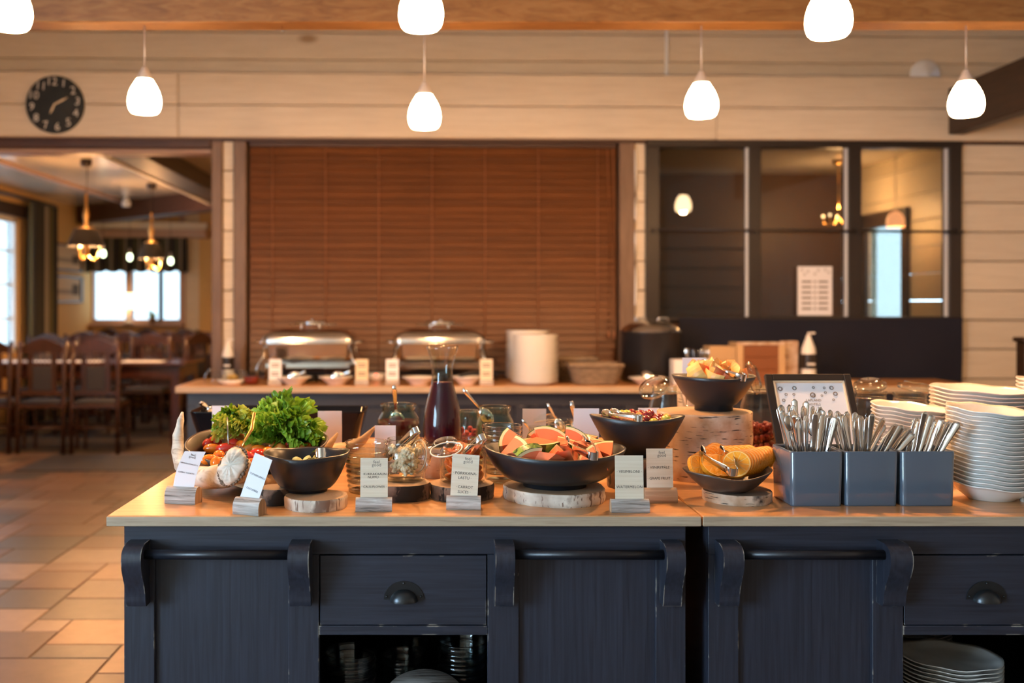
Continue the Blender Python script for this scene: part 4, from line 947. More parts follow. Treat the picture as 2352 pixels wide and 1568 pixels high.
def lettuce(label, px, py, Y, specs, mats):
    c0 = at(px, py, Y); t = thing('lettuce_head', label, 'lettuce', T(*c0))
    for k, (az, el, L_, W_l, roll, mi) in enumerate(specs):
        M = Euler((R(el), 0, R(az)), 'XYZ').to_matrix().to_4x4()
        M = Matrix.Rotation(R(az), 4, 'Z') @ Matrix.Rotation(R(el), 4, 'X') @ Matrix.Rotation(R(roll), 4, 'Y')
        leaf(L_, W_l, seed=100+k+int(px), curl=rnd.uniform(.2, .7)).build('leaf', mats[mi], t, M)
    return t
q = random.Random(5); sp = []
for k in range(15): sp.append((q.uniform(-95, 95), q.uniform(25, 100), q.uniform(.09, .125), q.uniform(.040, .058), q.uniform(-40, 40), q.choice([0, 0, 0, 1, 2])))
for k in range(15): sp.append((180+q.uniform(-90, 90), q.uniform(-5, 75), q.uniform(.075, .105), q.uniform(.040, .058), q.uniform(-40, 40), q.choice([0, 0, 2, 0, 1])))
for k in range(7): sp.append((-90+q.uniform(-45, 45), q.uniform(-12, 35), q.uniform(.10, .135), q.uniform(.035, .05), q.uniform(-50, 50), q.choice([0, 2])))
lettuce('big head of frilly green lettuce in the salad bowl', 645, 998, 2.90, sp, ['lettuce_green', 'lettuce_yellow', 'lettuce_dark'])
sp = []
for k in range(17): sp.append((q.uniform(60, 300), q.uniform(0, 85), q.uniform(.055, .09), q.uniform(.026, .042), q.uniform(-40, 40), q.choice([0, 1, 1, 2])))
lettuce('small head of yellowish frilly lettuce in the salad bowl', 538, 988, 2.92, sp, ['lettuce_green', 'lettuce_yellow', 'lettuce_dark'])
# salad tongs standing in the salad
t = thing('salad_tongs', 'thin steel salad tongs standing in the lettuce and tomatoes', 'tongs', T(*at(540, 1030, 2.66)))
def relp(px, py, Y, o=at(540, 1030, 2.66)): return at(px, py, Y)-o
MB().tube([relp(522, 958, 2.72), relp(523, 985, 2.70), relp(525, 1020, 2.67)], .0022, 6).build('arm', 'steel_dark', t)
MB().tube([relp(584, 948, 2.74), relp(578, 985, 2.70), relp(562, 1012, 2.67), relp(556, 1024, 2.66)], [.005, .006, .005, .003], 8, flat=(1, .4)).build('arm', 'brass', t)
# ---- small dark bowl with tongs
x, y = xat(704, 2.575), 2.575; br = 99*2.575/F
one('stoneware_bowl', MB().lathe(bowl_prof(br, .098, .054, .006, .006, 1.35), 48, 0, None, warp(.0, .003, 0, .012, .4, 1, .098)), 'dark_stoneware', 'dark rough stoneware bowl on a pale wood slice', 'bowl', T(x, y, CT+.030))
plain('cucumber', (.46, .50, .22), .35)
for k in range(16):
    a_ = rnd.uniform(0, 6.28); d_ = rnd.uniform(0, .07)
    one('cucumber_slice', MB().lathe([(0, .003), (.017, .003), (.019, .0015), (.018, 0), (0, 0)], 14), 'cucumber', 'pale cucumber slice in the small stoneware bowl', 'cucumber', T(x+d_*math.cos(a_), y+d_*math.sin(a_), CT+.030+.058+.014*rnd.random(), rnd.uniform(-.8, .8), rnd.uniform(-.8, .8), 0), 'cucumber slices')
spring_tongs('steel tongs lying in the small stoneware bowl', at(738, 1040, 2.50), at(722, 1052, 2.60), .008, .012)
# ---- ribbed glasses
def ribbed(r, h, n, t_=.003):
    out = []
    for k in range(n*4+1): u = k/(n*4); out.append((r*(.86+.14*u)+.0016*math.cos(2*math.pi*u*n), .004+(h-.004)*u))
    return [(0, 0), (r*.80, 0), (r*.86, .004)]+out[1:]+[(r-.001, h+.002), (r-t_, h)]+[(a-t_, b) for a, b in out[::-4][1:]]+[(r*.78, .008), (0, .008)]
def glass_stack(pxc, pyb, Yc, r, n, step, h, label, grp):
    for k in range(n): one('ribbed_glass', MB().lathe(ribbed(r, h, 6), 32), 'glass_ribbed', label, 'glass', T(xat(pxc, Yc), Yc, CT+k*step), grp)
glass_stack(842, 0, 2.72, .058, 3, .026, .085, 'ribbed clear glass in the stack by the cauliflower card', 'ribbed glasses by the cauliflower card')
glass_stack(1153, 0, 2.87, .058, 4, .026, .085, 'ribbed clear glass in the stack beside the watermelon bowl', 'ribbed glasses beside the watermelon')
# ---- clip top jars
def clip_jar(label, x, y, z, r, h, mouth, rot=0, lid='open', gasket='card_pine', group=None, glass='jar_glass', lean=55, cat='jar', lid_at=None):
    t = thing('clip_jar', label, cat, T(x, y, z, 0, 0, rot), group); mr = r*mouth
    pr = [(0, 0), (r*.86, 0), (r*.97, .006), (r, .02), (r, h*.58), (r*.97, h*.72), (mr*1.02, h*.86), (mr, h*.89), (mr, h*.95), (mr*1.06, h*.97), (mr*1.05, h), (mr*.96, h), (mr*.93, h*.95), (mr*.94, h*.88), (r*.90, h*.72), (r*.93, h*.58), (r*.93, .022), (r*.80, .010), (0, .010)]
    MB().lathe(pr, 36).build('glass_body', glass, t)
    MB().lathe([(mr*1.015, h*.90), (mr*1.04, h*.905), (mr*1.015, h*.91)], 28).build('wire_band', 'steel_dark', t)
    if lid == 'open':
        lm = T(0, mr*1.1, h*.96, R(-lean)) @ T(0, mr*1.05, .002)
        if lid_at:
            zv = Vector(lid_at[3]).normalized(); xv = Vector((0, 1, 0)).cross(zv).normalized(); yv = zv.cross(xv); c_ = at(*lid_at[:3])
            lm = T(x, y, z, 0, 0, rot).inverted() @ Matrix.Translation(c_) @ Matrix(((xv.x, yv.x, zv.x, 0), (xv.y, yv.y, zv.y, 0), (xv.z, yv.z, zv.z, 0), (0, 0, 0, 1)))
        l_ = MB().lathe([(0, .016), (mr*.72, .020), (mr*.80, .012), (mr*1.05, .009), (mr*1.08, 0), (mr*1.02, -.004), (mr*.85, -.002), (mr*.80, -.008), (0, -.010)], 32).build('lid', glass, t, lm)
        MB().lathe([(mr*.93, -.0035), (mr*1.0, -.0035), (mr*1.0, -.001), (mr*.93, -.001), (mr*.93, -.0035)], 28).build('gasket', gasket, l_)
    MB().tube([(mr*.3, -mr*1.04, h*.905), (mr*.3, -mr*1.25, h*.86), (mr*.18, -mr*1.28, h*.70), (-mr*.18, -mr*1.28, h*.70), (-mr*.3, -mr*1.25, h*.86), (-mr*.3, -mr*1.04, h*.905)], .0012, 6).build('clip', 'steel_dark', t)
    return t
plain('gasket_white', (.82, .80, .76), .5)
cjx, cjy = xat(930, 2.66), 2.66
clip_jar('clip top jar of cauliflower florets with lid hanging open', cjx, cjy, CT+.042, .056, .112, .80, R(-60), 'open', lean=100)
plain('cauliflower', (.80, .70, .50), .7, bump=.5, bscale=150, sss=.1)
fl = MB()
for k in range(14):
    a_, e_ = k*2.4, math.acos(1-1.1*(k+.5)/14); fl.ball(.0058, 8, 6, 0, T(.009*math.sin(e_)*math.cos(a_), .009*math.sin(e_)*math.sin(a_), .009*math.cos(e_)))
fl.tube([(0, 0, -.014), (0, 0, .002)], [.004, .006], 8)
flm = fl.mesh('floret', 'cauliflower')
for k in range(26):
    a_ = k*2.4; d_ = .034*math.sqrt(rnd.random()); o = bpy.data.objects.new('cauliflower_floret', flm); col.objects.link(o)
    o.matrix_local = T(cjx+d_*math.cos(a_), cjy+d_*math.sin(a_), CT+.042+.026+.058*k/26, rnd.uniform(-.9, .9), rnd.uniform(-.9, .9), a_, 1.05); tag(o, 'pale cauliflower floret in the clip top jar', 'cauliflower', 'cauliflower florets')
crx, cry = xat(1063, 2.66), 2.66
clip_jar('round jar of orange carrot slices with white rim ring', crx, cry, CT+.038, .062, .118, .70, R(150), 'open', 'gasket_white', lean=20)
plain('carrot', (.80, .17, .02), .3, coat=.3, sss=.15)
cm2 = MB().lathe([(0, .004), (.020, .004), (.0225, 0), (.020, -.004), (0, -.004)], 14, 0, None, lambda a, i, r_, z: (r_*math.cos(a), r_*math.sin(a)*.8, z+14*r_*r_*math.cos(2*a))).mesh('carrot_slice', 'carrot')
for k in range(44):
    a_ = k*2.4; d_ = .044*math.sqrt(rnd.random()); zz = CT+.038+.018+.072*k/44
    o = bpy.data.objects.new('carrot_slice', cm2); col.objects.link(o); d_ = min(d_, .034)
    o.matrix_local = T(crx+d_*math.cos(a_), cry+d_*math.sin(a_), zz, rnd.uniform(-1, 1), rnd.uniform(-1, 1), a_); tag(o, 'orange carrot slice in the round jar', 'carrot', 'carrot slices')
spring_tongs('steel tongs leaning out of the cauliflower jar', at(955, 990, 2.60), at(897, 1050, 2.68), .010)
spring_tongs('steel tongs leaning out of the carrot jar', at(1107, 1006, 2.58), at(1050, 1066, 2.66), .010)
# ---- carafe of dark juice
t = thing('juice_carafe', 'tall glass carafe of dark berry juice on a birch log', 'carafe', T(JX, JY, CT+JH))
cp = [(0, 0), (.052, 0), (.057, .006), (.059, .03), (.058, .07), (.053, .11), (.043, .15), (.034, .185), (.031, .21), (.032, .235), (.038, .262), (.046, .285), (.049, .296)]
MB().lathe(cp+[(.047, .298)]+[(a-.003, b+.002) for a, b in cp[::-1][:-2]]+[(0, .004)], 40).build('glass_body', 'jar_glass', t)
plain('berry_juice', (.055, .004, .014), .3, spec=.1)
one('berry_juice', MB().lathe([(0, .005)]+[(a-.0045, b+.003) for a, b in cp[2:8]]+[(.0295, .19), (0, .19)], 36), 'berry_juice', 'dark berry juice filling the carafe', 'juice', T(JX, JY, CT+JH), None, 'stuff')
# ---- plain jars at the back with spoons
plain('red_jam', (.055, .003, .005), .3, spec=.1); plain('dark_jam', (.05, .012, .012), .2); plain('raspberry', (.55, .03, .04), .5, bump=.8, bscale=180)
def open_jar(label, px, pytop, Y, r, fill=None, fh=.6, fm='red_jam', flabel=None, h=None):
    x = xat(px, Y); h = h or zat(pytop, Y)-CT
    t = thing('glass_jar', label, 'jar', T(x, Y, CT)); m = r*.84
    pr = [(0, 0), (r*.9, 0), (r, .012), (r, h*.62), (r*.95, h*.74), (m*.94, h*.84), (m*.92, h*.90), (m, h*.94), (m*1.02, h*.97), (m*.98, h), (m*.90, h*.985), (m*.86, h*.92), (m*.88, h*.84), (r*.89, h*.73), (r*.94, h*.6), (r*.93, .016), (0, .012)]
    MB().lathe(pr, 36).build('glass_body', 'green_glass', t)
    if fill: one(fill, MB().lathe([(0, .014), (r*.90, .018), (r*.925, h*.3), (r*.925, h*fh), (0, h*fh)], 28), fm, flabel, fill.split('_')[-1], T(x, Y, CT), None, 'stuff')
    return x, Y, h
x, Y, h = open_jar('glass jar of dark red jam with a spoon', 915, 927, 3.32, .071, 'berry_jam', .70, 'red_jam', 'dark red jam in the jar beside the carafe')
spoon('steel spoon standing in the dark red jam', at(905, 884, 3.30), at(912, 985, 3.34), w=1.4)
x, Y, h = open_jar('small glass jar of red raspberries', 1077, 942, 3.30, .045)
for k in range(34):
    a_ = k*2.4; d_ = .032*math.sqrt(((k*37) % 34)/34); o = MB().ball(.0085, 8, 6).build('raspberry', 'raspberry', None, T(x+d_*math.cos(a_), Y+d_*math.sin(a_), CT+.018+.085*k/34)); tag(o, 'red raspberry in the small glass jar', 'raspberry', 'raspberries in the jar')
open_jar('wide glass jar of dark preserve behind the ribbed glasses', 1137, 932, 3.22, .062, 'dark_preserve', .45, 'dark_jam', 'dark preserve in the wide glass jar')
spoon('long steel spoon leaning in the wide glass jar', at(1063, 892, 3.24), at(1125, 965, 3.24))
for (px, py, Y, r, lb) in ((1237, 978, 3.10, .034, 'small clip top jar behind the watermelon wedges'), (1287, 962, 3.22, .046, 'clip top jar with a spoon behind the watermelon wedges')):
    clip_jar(lb, xat(px, Y), Y, CT, r, zat(py, Y)-CT, .88, R(30), 'open' if px > 1240 else 'none', lean=15)
spoon('thin steel spoon leaning in the small clip top jar', at(1199, 962, 3.10), at(1235, 1010, 3.10), w=.7)
spoon('steel spoon leaning in the clip top jar behind the melon', at(1257, 926, 3.22), at(1290, 985, 3.22), w=.8)
spoon('steel spoon standing behind the blank white card', at(1312, 921, 3.28), at(1330, 1000, 3.28), w=1.2)
# ---- black oblong tray at the back
ty0, ty1 = 3.44, 3.66; tx0, tx1 = xat(430, ty0), xat(838, ty0)
t = thing('oblong_tray', 'glossy black square edged tray of cottage cheese behind the lettuce', 'tray', T((tx0+tx1)/2, (ty0+ty1)/2, CT)); a = (tx1-tx0)/2; b = (ty1-ty0)/2; hh_ = zat(946, ty0)-CT
mb = MB()
def rr_(w, d, z, rc_=.03, n=5):
    pts = []
    for (sx, sy, a0) in ((1, 1, 0), (-1, 1, 90), (-1, -1, 180), (1, -1, 270)):
        for k in range(n+1): an = R(a0+90*k/n); pts.append((sx*(w-rc_)+rc_*math.cos(an), sy*(d-rc_)+rc_*math.sin(an), z))
    return pts
def loft(mb, loops, mi=0, cap0=True, cap1=False, smooth=True, M=None):
    n = len(loops[0]); vs = [p for l_ in loops for p in l_]
    fs = [[i*n+k, i*n+(k+1) % n, (i+1)*n+(k+1) % n, (i+1)*n+k] for i in range(len(loops)-1) for k in range(n)]
    if cap0: fs.append(list(range(n))[::-1])
    if cap1: fs.append(list(range((len(loops)-1)*n, len(loops)*n)))
    return mb.add(vs, fs, mi, smooth, M)
loft(mb, [rr_(a*.86, b*.72, 0), rr_(a*.88, b*.75, .004), rr_(a*.99, b*.98, hh_*.96), rr_(a, b, hh_), rr_(a-.004, b-.004, hh_+.001), rr_(a-.008, b-.008, hh_*.97), rr_(a*.86, b*.72, .012)], 0, True, True)
mb.build('tray_body', 'black_gloss', t)
plain('cottage_cheese', (.80, .74, .66), .7, bump=1, bscale=120)
mb = MB().grid(lambda u, v: ((u-.5)*a*.9-a*.38, (v-.5)*b*1.5, hh_*.84+.006*math.sin(u*40)*math.sin(v*17)), 40, 12)
one('cottage_cheese', mb, 'cottage_cheese', 'white cottage cheese filling the black tray', 'cheese', T((tx0+tx1)/2, (ty0+ty1)/2, CT), None, 'stuff')
spoon('steel spoon handle over the left edge of the black tray', at(459, 922, 3.47), at(500, 955, 3.55), w=1.5)
spoon('steel spoon standing in the middle of the black tray', at(643, 907, 3.60), at(700, 960, 3.58), w=1.2)
# ---- watermelon
WX, WYY, WR = xat(1274, 2.625), 2.625, 162*2.625/F; WZ = CT+.034
one('watermelon_bowl', MB().lathe(bowl_prof(WR, .096, .083, .007, .016, 1.75), 56, 0, None, warp(.0, .006, 0, 0, 0, .94, .096)), 'black_ceramic', 'wide black bowl of watermelon wedges', 'bowl', T(WX, WYY, WZ))
plain('melon_flesh', (.82, .20, .085), .28, sss=.2, var=.12, bscale=30); plain('melon_pale', (.80, .62, .34), .4, sss=.1)
def rind_mat():
    m, nt, N, L, P = _nt('melon_rind'); tc = N.new('ShaderNodeTexCoord'); wv = N.new('ShaderNodeTexNoise'); wv.inputs['Scale'].default_value = 38; wv.inputs['Distortion'].default_value = 1
    L.new(tc.outputs['Object'], wv.inputs['Vector']); cr = N.new('ShaderNodeValToRGB'); cr.color_ramp.elements[0].position = .42; cr.color_ramp.elements[0].color = (.02, .06, .012, 1); cr.color_ramp.elements[1].position = .56; cr.color_ramp.elements[1].color = (.22, .34, .05, 1)
    L.new(wv.outputs['Fac'], cr.inputs[0]); L.new(cr.outputs[0], P.inputs['Base Color']); P.inputs['Roughness'].default_value = .25; MATS['melon_rind'] = m
rind_mat()
def wedge_meshes(ang, Rm, th):
    n = 10; fl_, pa, ri = MB(), MB(), MB()
    def arc(r_): return [(r_*math.sin(-ang/2+ang*k/n), r_*math.cos(-ang/2+ang*k/n)) for k in range(n+1)]
    A, B, C_ = arc(Rm*.88), arc(Rm*.978), arc(Rm)
    fl_.prism([(0, .004)]+A, -th/2, th/2); pa.prism(A[::-1]+B, -th/2*.995, th/2*.995); ri.prism(B[::-1]+C_, -th/2, th/2)
    return fl_.mesh('flesh', 'melon_flesh'), pa.mesh('pale_rind', 'melon_pale'), ri.mesh('skin', 'melon_rind')
WM_ = [wedge_meshes(R(52), .080, .034), wedge_meshes(R(42), .088, .038), wedge_meshes(R(88), .078, .028)]
def wedge(k, M, label):
    t = thing('watermelon_wedge', label, 'watermelon', M, 'watermelon wedges')
    for me, nm in zip(WM_[k], ('flesh', 'pale_rind', 'skin')): linkc(t, me, nm, t, Matrix.Identity(4))
wl1 = 'pink watermelon wedge in the wide black bowl'
# (px, py of the middle, depth, kind, direction of the rind, direction the cut face looks)
wsp = [(1180, 1040, 2.56, 1, (.80, .25, .45), (-.25, -.55, .80), 0), (1176, 1016, 2.68, 0, (-.75, .30, .10), (.10, -.70, .70), 0), (1200, 1052, 2.55, 0, (.5, .6, -.4), (-.3, -.8, .5), 0), (1245, 1010, 2.75, 0, (-.35, .45, .75), (.05, -.85, .5), 0), (1266, 1008, 2.71, 2, (.45, .55, .65), (-.15, -.8, .6), 0),
       (1238, 1026, 2.61, 2, (.08, -.93, -.15), (.0, -.15, .97), 1), (1216, 1052, 2.52, 0, (-.2, -.2, .8), (.1, -.9, .3), 0), (1256, 1058, 2.50, 1, (-.6, .5, -.3), (.2, -.8, .5), 0), (1283, 1050, 2.54, 0, (.35, .75, -.2), (.2, -.7, .7), 0), (1304, 1052, 2.53, 1, (.35, .6, -.4), (-.2, -.75, .5), 0), (1316, 1014, 2.68, 0, (.55, .35, .65), (-.3, -.8, .4), 0),
       (1340, 1034, 2.60, 1, (.8, .5, -.25), (-.25, -.55, .8), 0), (1356, 1026, 2.67, 0, (.7, .65, .0), (-.1, -.5, .85), 0), (1374, 1034, 2.63, 1, (.3, .8, .1), (-.2, -.8, .5), 0), (1388, 1040, 2.60, 0, (-.2, .75, .3), (.1, -.85, .5), 0), (1222, 1028, 2.70, 1, (-.5, .8, .0), (.1, -.4, .9), 0), (1292, 1030, 2.64, 1, (.5, .85, .1), (0, -.4, .9), 0), (1366, 1054, 2.54, 0, (-.4, .6, .2), (-.1, -.8, .5), 0), (1312, 1036, 2.60, 0, (-.3, .9, -.1), (.1, -.5, .85), 0), (1258, 1040, 2.66, 1, (.1, .95, .1), (0, -.4, .9), 0), (1342, 1018, 2.73, 0, (.2, .9, .2), (0, -.5, .85), 0)]
for (px, py, Y, k, rd_, nd_, top) in wsp:
    p = at(px, py, Y); yv = Vector(rd_).normalized(); zv = Vector(nd_); zv = (zv-yv*zv.dot(yv)).normalized(); xv = yv.cross(zv)
    M = Matrix.Translation(p) @ Matrix(((xv.x, yv.x, zv.x, 0), (xv.y, yv.y, zv.y, 0), (xv.z, yv.z, zv.z, 0), (0, 0, 0, 1))) @ T(0, -.048, 0)
    wedge(k, M, 'watermelon wedge lying on top, its striped green skin towards the card' if top else wl1)
spring_tongs('steel tongs lying on the watermelon wedges', at(1364, 1046, 2.46), at(1318, 1008, 2.62), .028, .010)
# ---- grapes
GZ = CT+.085; GR = 106*GY/F; gh = zat(958, GY)-GZ
one('grape_bowl', MB().lathe(bowl_prof(GR*.93, gh, .055, .006, .008, 1.3), 48, 0, None, warp(.10, .006, -.004, 0, 0, .80, gh)), 'black_ceramic', 'black boat shaped bowl of grapes and cut fruit', 'bowl', T(GX, GY, GZ, 0, 0, R(-6)))
plain('grape_red', (.26, .018, .02), .15, coat=.4); plain('grape_green', (.42, .42, .06), .2, coat=.3); plain('fruit_orange', (.74, .26, .05), .3)
gm = {m_: MB().ball(.0125, 12, 8, 0, None, (1, 1, 1.15)).mesh('grape', m_) for m_ in ('grape_red', 'grape_green', 'fruit_orange')}
for k in range(46):
    a_ = k*2.4; d_ = math.sqrt((k+.5)/46); m_ = ['grape_red', 'grape_red', 'fruit_orange', 'grape_red', 'grape_green'][k % 5]
    o = bpy.data.objects.new('grape', gm[m_]); col.objects.link(o); o.matrix_local = T(GX+d_*math.cos(a_)*GR*.74, GY+d_*math.sin(a_)*GR*.55, GZ+gh*.93+.006*rnd.random()+(.012 if d_ < .5 else 0), rnd.uniform(0, 3), rnd.uniform(0, 3), 0, rnd.uniform(.85, 1.15))
    tag(o, {'grape_red': 'dark red grape in the boat shaped bowl', 'grape_green': 'green grape in the boat shaped bowl', 'fruit_orange': 'orange fruit ball in the boat shaped bowl'}[m_], 'grape', 'grapes in the boat shaped bowl')
spring_tongs('steel tongs lying across the grapes', at(1468, 960, 2.70), at(1396, 948, 2.78), .020, .009)
# ---- apples
PX_, PY_ = xat(1639, 2.985), 2.985; PZ = CT+LGH; PR = 94*PY_/F; ph_ = .102
one('apple_bowl', MB().lathe(bowl_prof(PR, ph_, .056, .006, .014, 1.2), 48, 0, None, warp(0, .002, 0, .004, 0, 1, ph_)), 'black_ceramic', 'black bowl of apple pieces on the tall birch log', 'bowl', T(PX_, PY_, PZ))
plain('apple_flesh', (.86, .46, .13), .45, sss=.15); grain('apple_skin', [(.35, (.62, .09, .04)), (.5, (.72, .30, .10)), (.65, (.80, .52, .16))], 'z', 24, .5, .25, 0, 0)
n = 10; wa = MB(); ws = MB()
rp = [(.034*math.sin(R(-38)+R(76)*k/n), .034*math.cos(R(-38)+R(76)*k/n)) for k in range(n+1)]
def bend(mb):
    mb.v = [(x_, y_*(1-(z_/.034)**2*.55) if y_ > .01 else y_, z_) for x_, y_, z_ in mb.v]; return mb
for k in range(6):
    za, zb_ = -.030+k*.010, -.020+k*.010
    wa.prism([(0, .006)]+[(a_*.97, b_*.97) for a_, b_ in rp], za, zb_); ws.prism([(a_*.965, b_*.965) for a_, b_ in rp][::-1]+rp, za, zb_)
wam, wsm = bend(wa).mesh('flesh', 'apple_flesh'), bend(ws).mesh('skin', 'apple_skin')
for k in range(34):
    a_ = k*2.4; d_ = math.sqrt((k % 17+.5)/17); up_ = 0 if k < 17 else .030*(1-d_*.75)
    t = thing('apple_wedge', 'red skinned apple wedge in the bowl on the birch log', 'apple', T(PX_+d_*math.cos(a_)*PR*.56, PY_+d_*math.sin(a_)*PR*.56, PZ+ph_*1.0+up_, rnd.uniform(-.8, .8), rnd.uniform(0, 6.28), rnd.uniform(0, 6.28), 1.08), 'apple wedges')
    linkc(t, wam, 'flesh', t, Matrix.Identity(4)); linkc(t, wsm, 'skin', t, Matrix.Identity(4)) if k % 3 else None
spring_tongs('steel tongs lying on the apple pieces', at(1706, 866, 2.88), at(1625, 832, 3.00), .030, .010)
# ---- orange slices
OX, OY = xat(1671, 2.585), 2.585; OZ = CT+.027; OR = 100*OY/F; oh = .052
one('orange_bowl', MB().lathe(bowl_prof(OR*.95, oh, .05, .005, .004, 1.3), 52, 0, None, warp(.10, .006, .002, .01, .6, .86, oh)), 'brown_ceramic', 'shallow dark brown bowl of orange slices', 'bowl', T(OX, OY, OZ, 0, 0, R(8)))
plain('orange_flesh', (.92, .39, .025), .28, sss=.2, bump=.3, bscale=90, var=.1); plain('orange_pith', (.92, .58, .20), .5); plain('orange_peel', (.82, .30, .012), .35, bump=.3, bscale=220)
def orange_parts():
    r_, th = .036, .011
    p_ = MB().lathe([(r_*.955, -th/2), (r_, -th/2), (r_, th/2), (r_*.955, th/2)], 28, 0, None, None, False).mesh('peel', 'orange_peel')
    i_ = MB().lathe([(0, -th/2*.95), (r_*.955, -th/2*.98), (r_*.955, th/2*.98), (0, th/2*.95)], 28, 0, None, None, False).mesh('pith', 'orange_pith')
    f_ = MB()
    for s_ in (-1, 1):
        for k in range(10):
            a0 = 2*math.pi*k/10+.025; a1 = 2*math.pi*(k+1)/10-.025; m0 = (a0+a1)/2
            pts = [(r_*.10*math.cos(m0), r_*.10*math.sin(m0))]+[(r_*.88*math.cos(a0+(a1-a0)*q_/4), r_*.88*math.sin(a0+(a1-a0)*q_/4)) for q_ in range(5)]
            f_.prism(pts, s_*th/2*.9, s_*th/2*1.08)
    return p_, i_, f_.mesh('segments', 'orange_flesh')
op = orange_parts()
osp = []
for k in range(8): osp.append((1606+k*6, 1074-k*4, 2.575+k*.016, 58, 40-k*3))
for k in range(10): osp.append((1692+k*7, 1066-k*1.4, 2.550+k*.013, 62, -25-k*5))
for k in range(8): osp.append((1636+k*11, 1052-k*.6, 2.66+k*.004, 44, 15-k*7))
for k in range(4): osp.append((1636+k*17, 1070, 2.585+k*.004, 44, 30-k*14))
for (px, py, Y, tx, tz) in osp:
    p = at(px, py, Y); t = thing('orange_slice', 'round orange slice in the shallow brown bowl', 'orange', T(p.x, p.y, p.z, R(tx), 0, R(tz)), 'orange slices')
    for me, nm in zip(op, ('peel', 'pith', 'segments')): linkc(t, me, nm, t, Matrix.Identity(4))
spring_tongs('steel tongs resting on the orange slices', at(1684, 1082, 2.48), at(1632, 1030, 2.62), .034, .010)
# ================================================================ cards on the near island
def block_at(px, pyf): Y = yon(pyf, CT)+.017; return xat(px, Y), Y
x, y = block_at(859, 1175)
card_stand('amber lit wooden card reading CAULIFLOWER before the cauliflower jar', x, y, CT, R(1), 0, [('· KUKKAKAALIN', .62, .0084), ('NUPPU ·', .545, .0084), ('· CAULIFLOWER ·', .32, .0080)], .090, .033, .032, .068, .104)
x, y = block_at(1065, 1171)
card_stand('pale wooden card reading CARROT SLICES before the carrot jar', x, y, CT, R(-4), 0, [('· PORKKANA-', .57, .0098), ('LASTU ·', .465, .0098), ('· CARROT', .26, .0096), ('SLICES ·', .15, .0096)], .086, .033, .032, .068, .110, roll=R(3))
x, y = block_at(1446, 1178)
card_stand('pale wooden card reading WATERMELON beside the watermelon bowl', x, y, CT, R(0), 0, [('· VESIMELONI ·', .65, .0096), ('· WATERMELON ·', .32, .0096)], .094, .032, .032, .070, .114, logo=False)
x, y = block_at(1516, 1155)
card_stand('wooden card reading GRAPE FRUIT before the birch log', x, y, CT, R(2), 0, [('· VIINIRYPÄLE ·', .55, .0093), ('· GRAPE FRUIT ·', .29, .0093)], .084, .037, .034, .069, .108, holder='split_wood')
# leaning white card: cucumber
x, y = block_at(573, 1183)
t = thing('name_card', 'white slanted card reading CUCUMBER on a driftwood block', 'card', T(x, y, CT, 0, 0, R(-24))); log_holder(t, .075, .040, .036)
cd = MB().box(-.026, .026, -.0005, .0005, 0, .118).build('card', 'card_white', t, T(-.004, 0, .028, R(-8), R(17), 0))
text('TUOREKURKKU', .0064, cd, T(.002, -.0008, .068) @ FR, 'ink'); text('· CUCUMBER ·', .0066, cd, T(0, -.0008, .032) @ FR, 'ink')
# curling white card: cherry tomato
x, y = block_at(421, 1157)
t = thing('name_card', 'curling white paper card reading CHERRY TOMATO on a driftwood log', 'card', T(x, y, CT, 0, 0, R(-12))); log_holder(t, .085, .043, .042)
def curl(v): return (.010+.040*v**1.7, -.004-.014*v*v, .028+.120*v-.012*v*v)   # sideways, towards the viewer, up
def cu(off):
    def f(u, v): c_ = curl(v); return (c_[0]-.008+(u-.5)*.058, c_[1]+off, c_[2])
    return f
cd = MB().grid(cu(0), 4, 14).grid(cu(.0006), 4, 14).build('card', 'card_white', t)
for (body, v, sz) in (('KIRSIKKATOMAATTI', .66, .0052), ('· CHERRY TOMATO ·', .44, .0054), ('feel', .90, .009), ('good', .84, .009)):
    c_ = curl(v); d_ = curl(v+.05); sl = math.atan2(d_[0]-c_[0], d_[2]-c_[2]); ln = math.atan2(c_[1]-d_[1], d_[2]-c_[2])
    text(body, sz, cd, T(c_[0]-.008, c_[1]-.0012, c_[2], ln, sl*.35, 0) @ FR, 'ink' if sz < .008 else 'ink_grey')
# blank backs of the cards that face the other side
for (px, pyt, wpx, Y, lb) in ((514, 931, 52, 3.36, 'blank back of a white card before the black tray'), (758, 943, 55, 3.20, 'blank back of a white card beside the green lettuce'), (885, 976, 48, 3.02, 'blank back of a white card before the jam jar'), (1227, 938, 54, 3.28, 'speckled back of a white card behind the ribbed glasses'), (1346, 937, 58, 3.02, 'blank back of a tall white card beside the grape bowl'), (1489, 936, 48, 3.12, 'blank back of a white card behind the grape bowl'), (1594, 821, 55, 3.37, 'blank back of a white card behind the apple bowl')):
    zb_ = CT if px != 1594 else CT+.235
    h_ = min(.118, zat(pyt, Y)-zb_-.022); zc_ = zat(pyt, Y)-h_; w_ = wpx*Y/F
    t = thing('name_card', lb, 'card', T(xat(px, Y), Y, zb_)); hg = max(.03, zc_-zb_+.006)
    log_holder(t, .085, hg, .034, 'drift_wood'); MB().box(-w_/2, w_/2, -.0006, .0006, 0, h_).build('card', 'card_white', t, T(0, 0, zc_-zb_, R(3)))
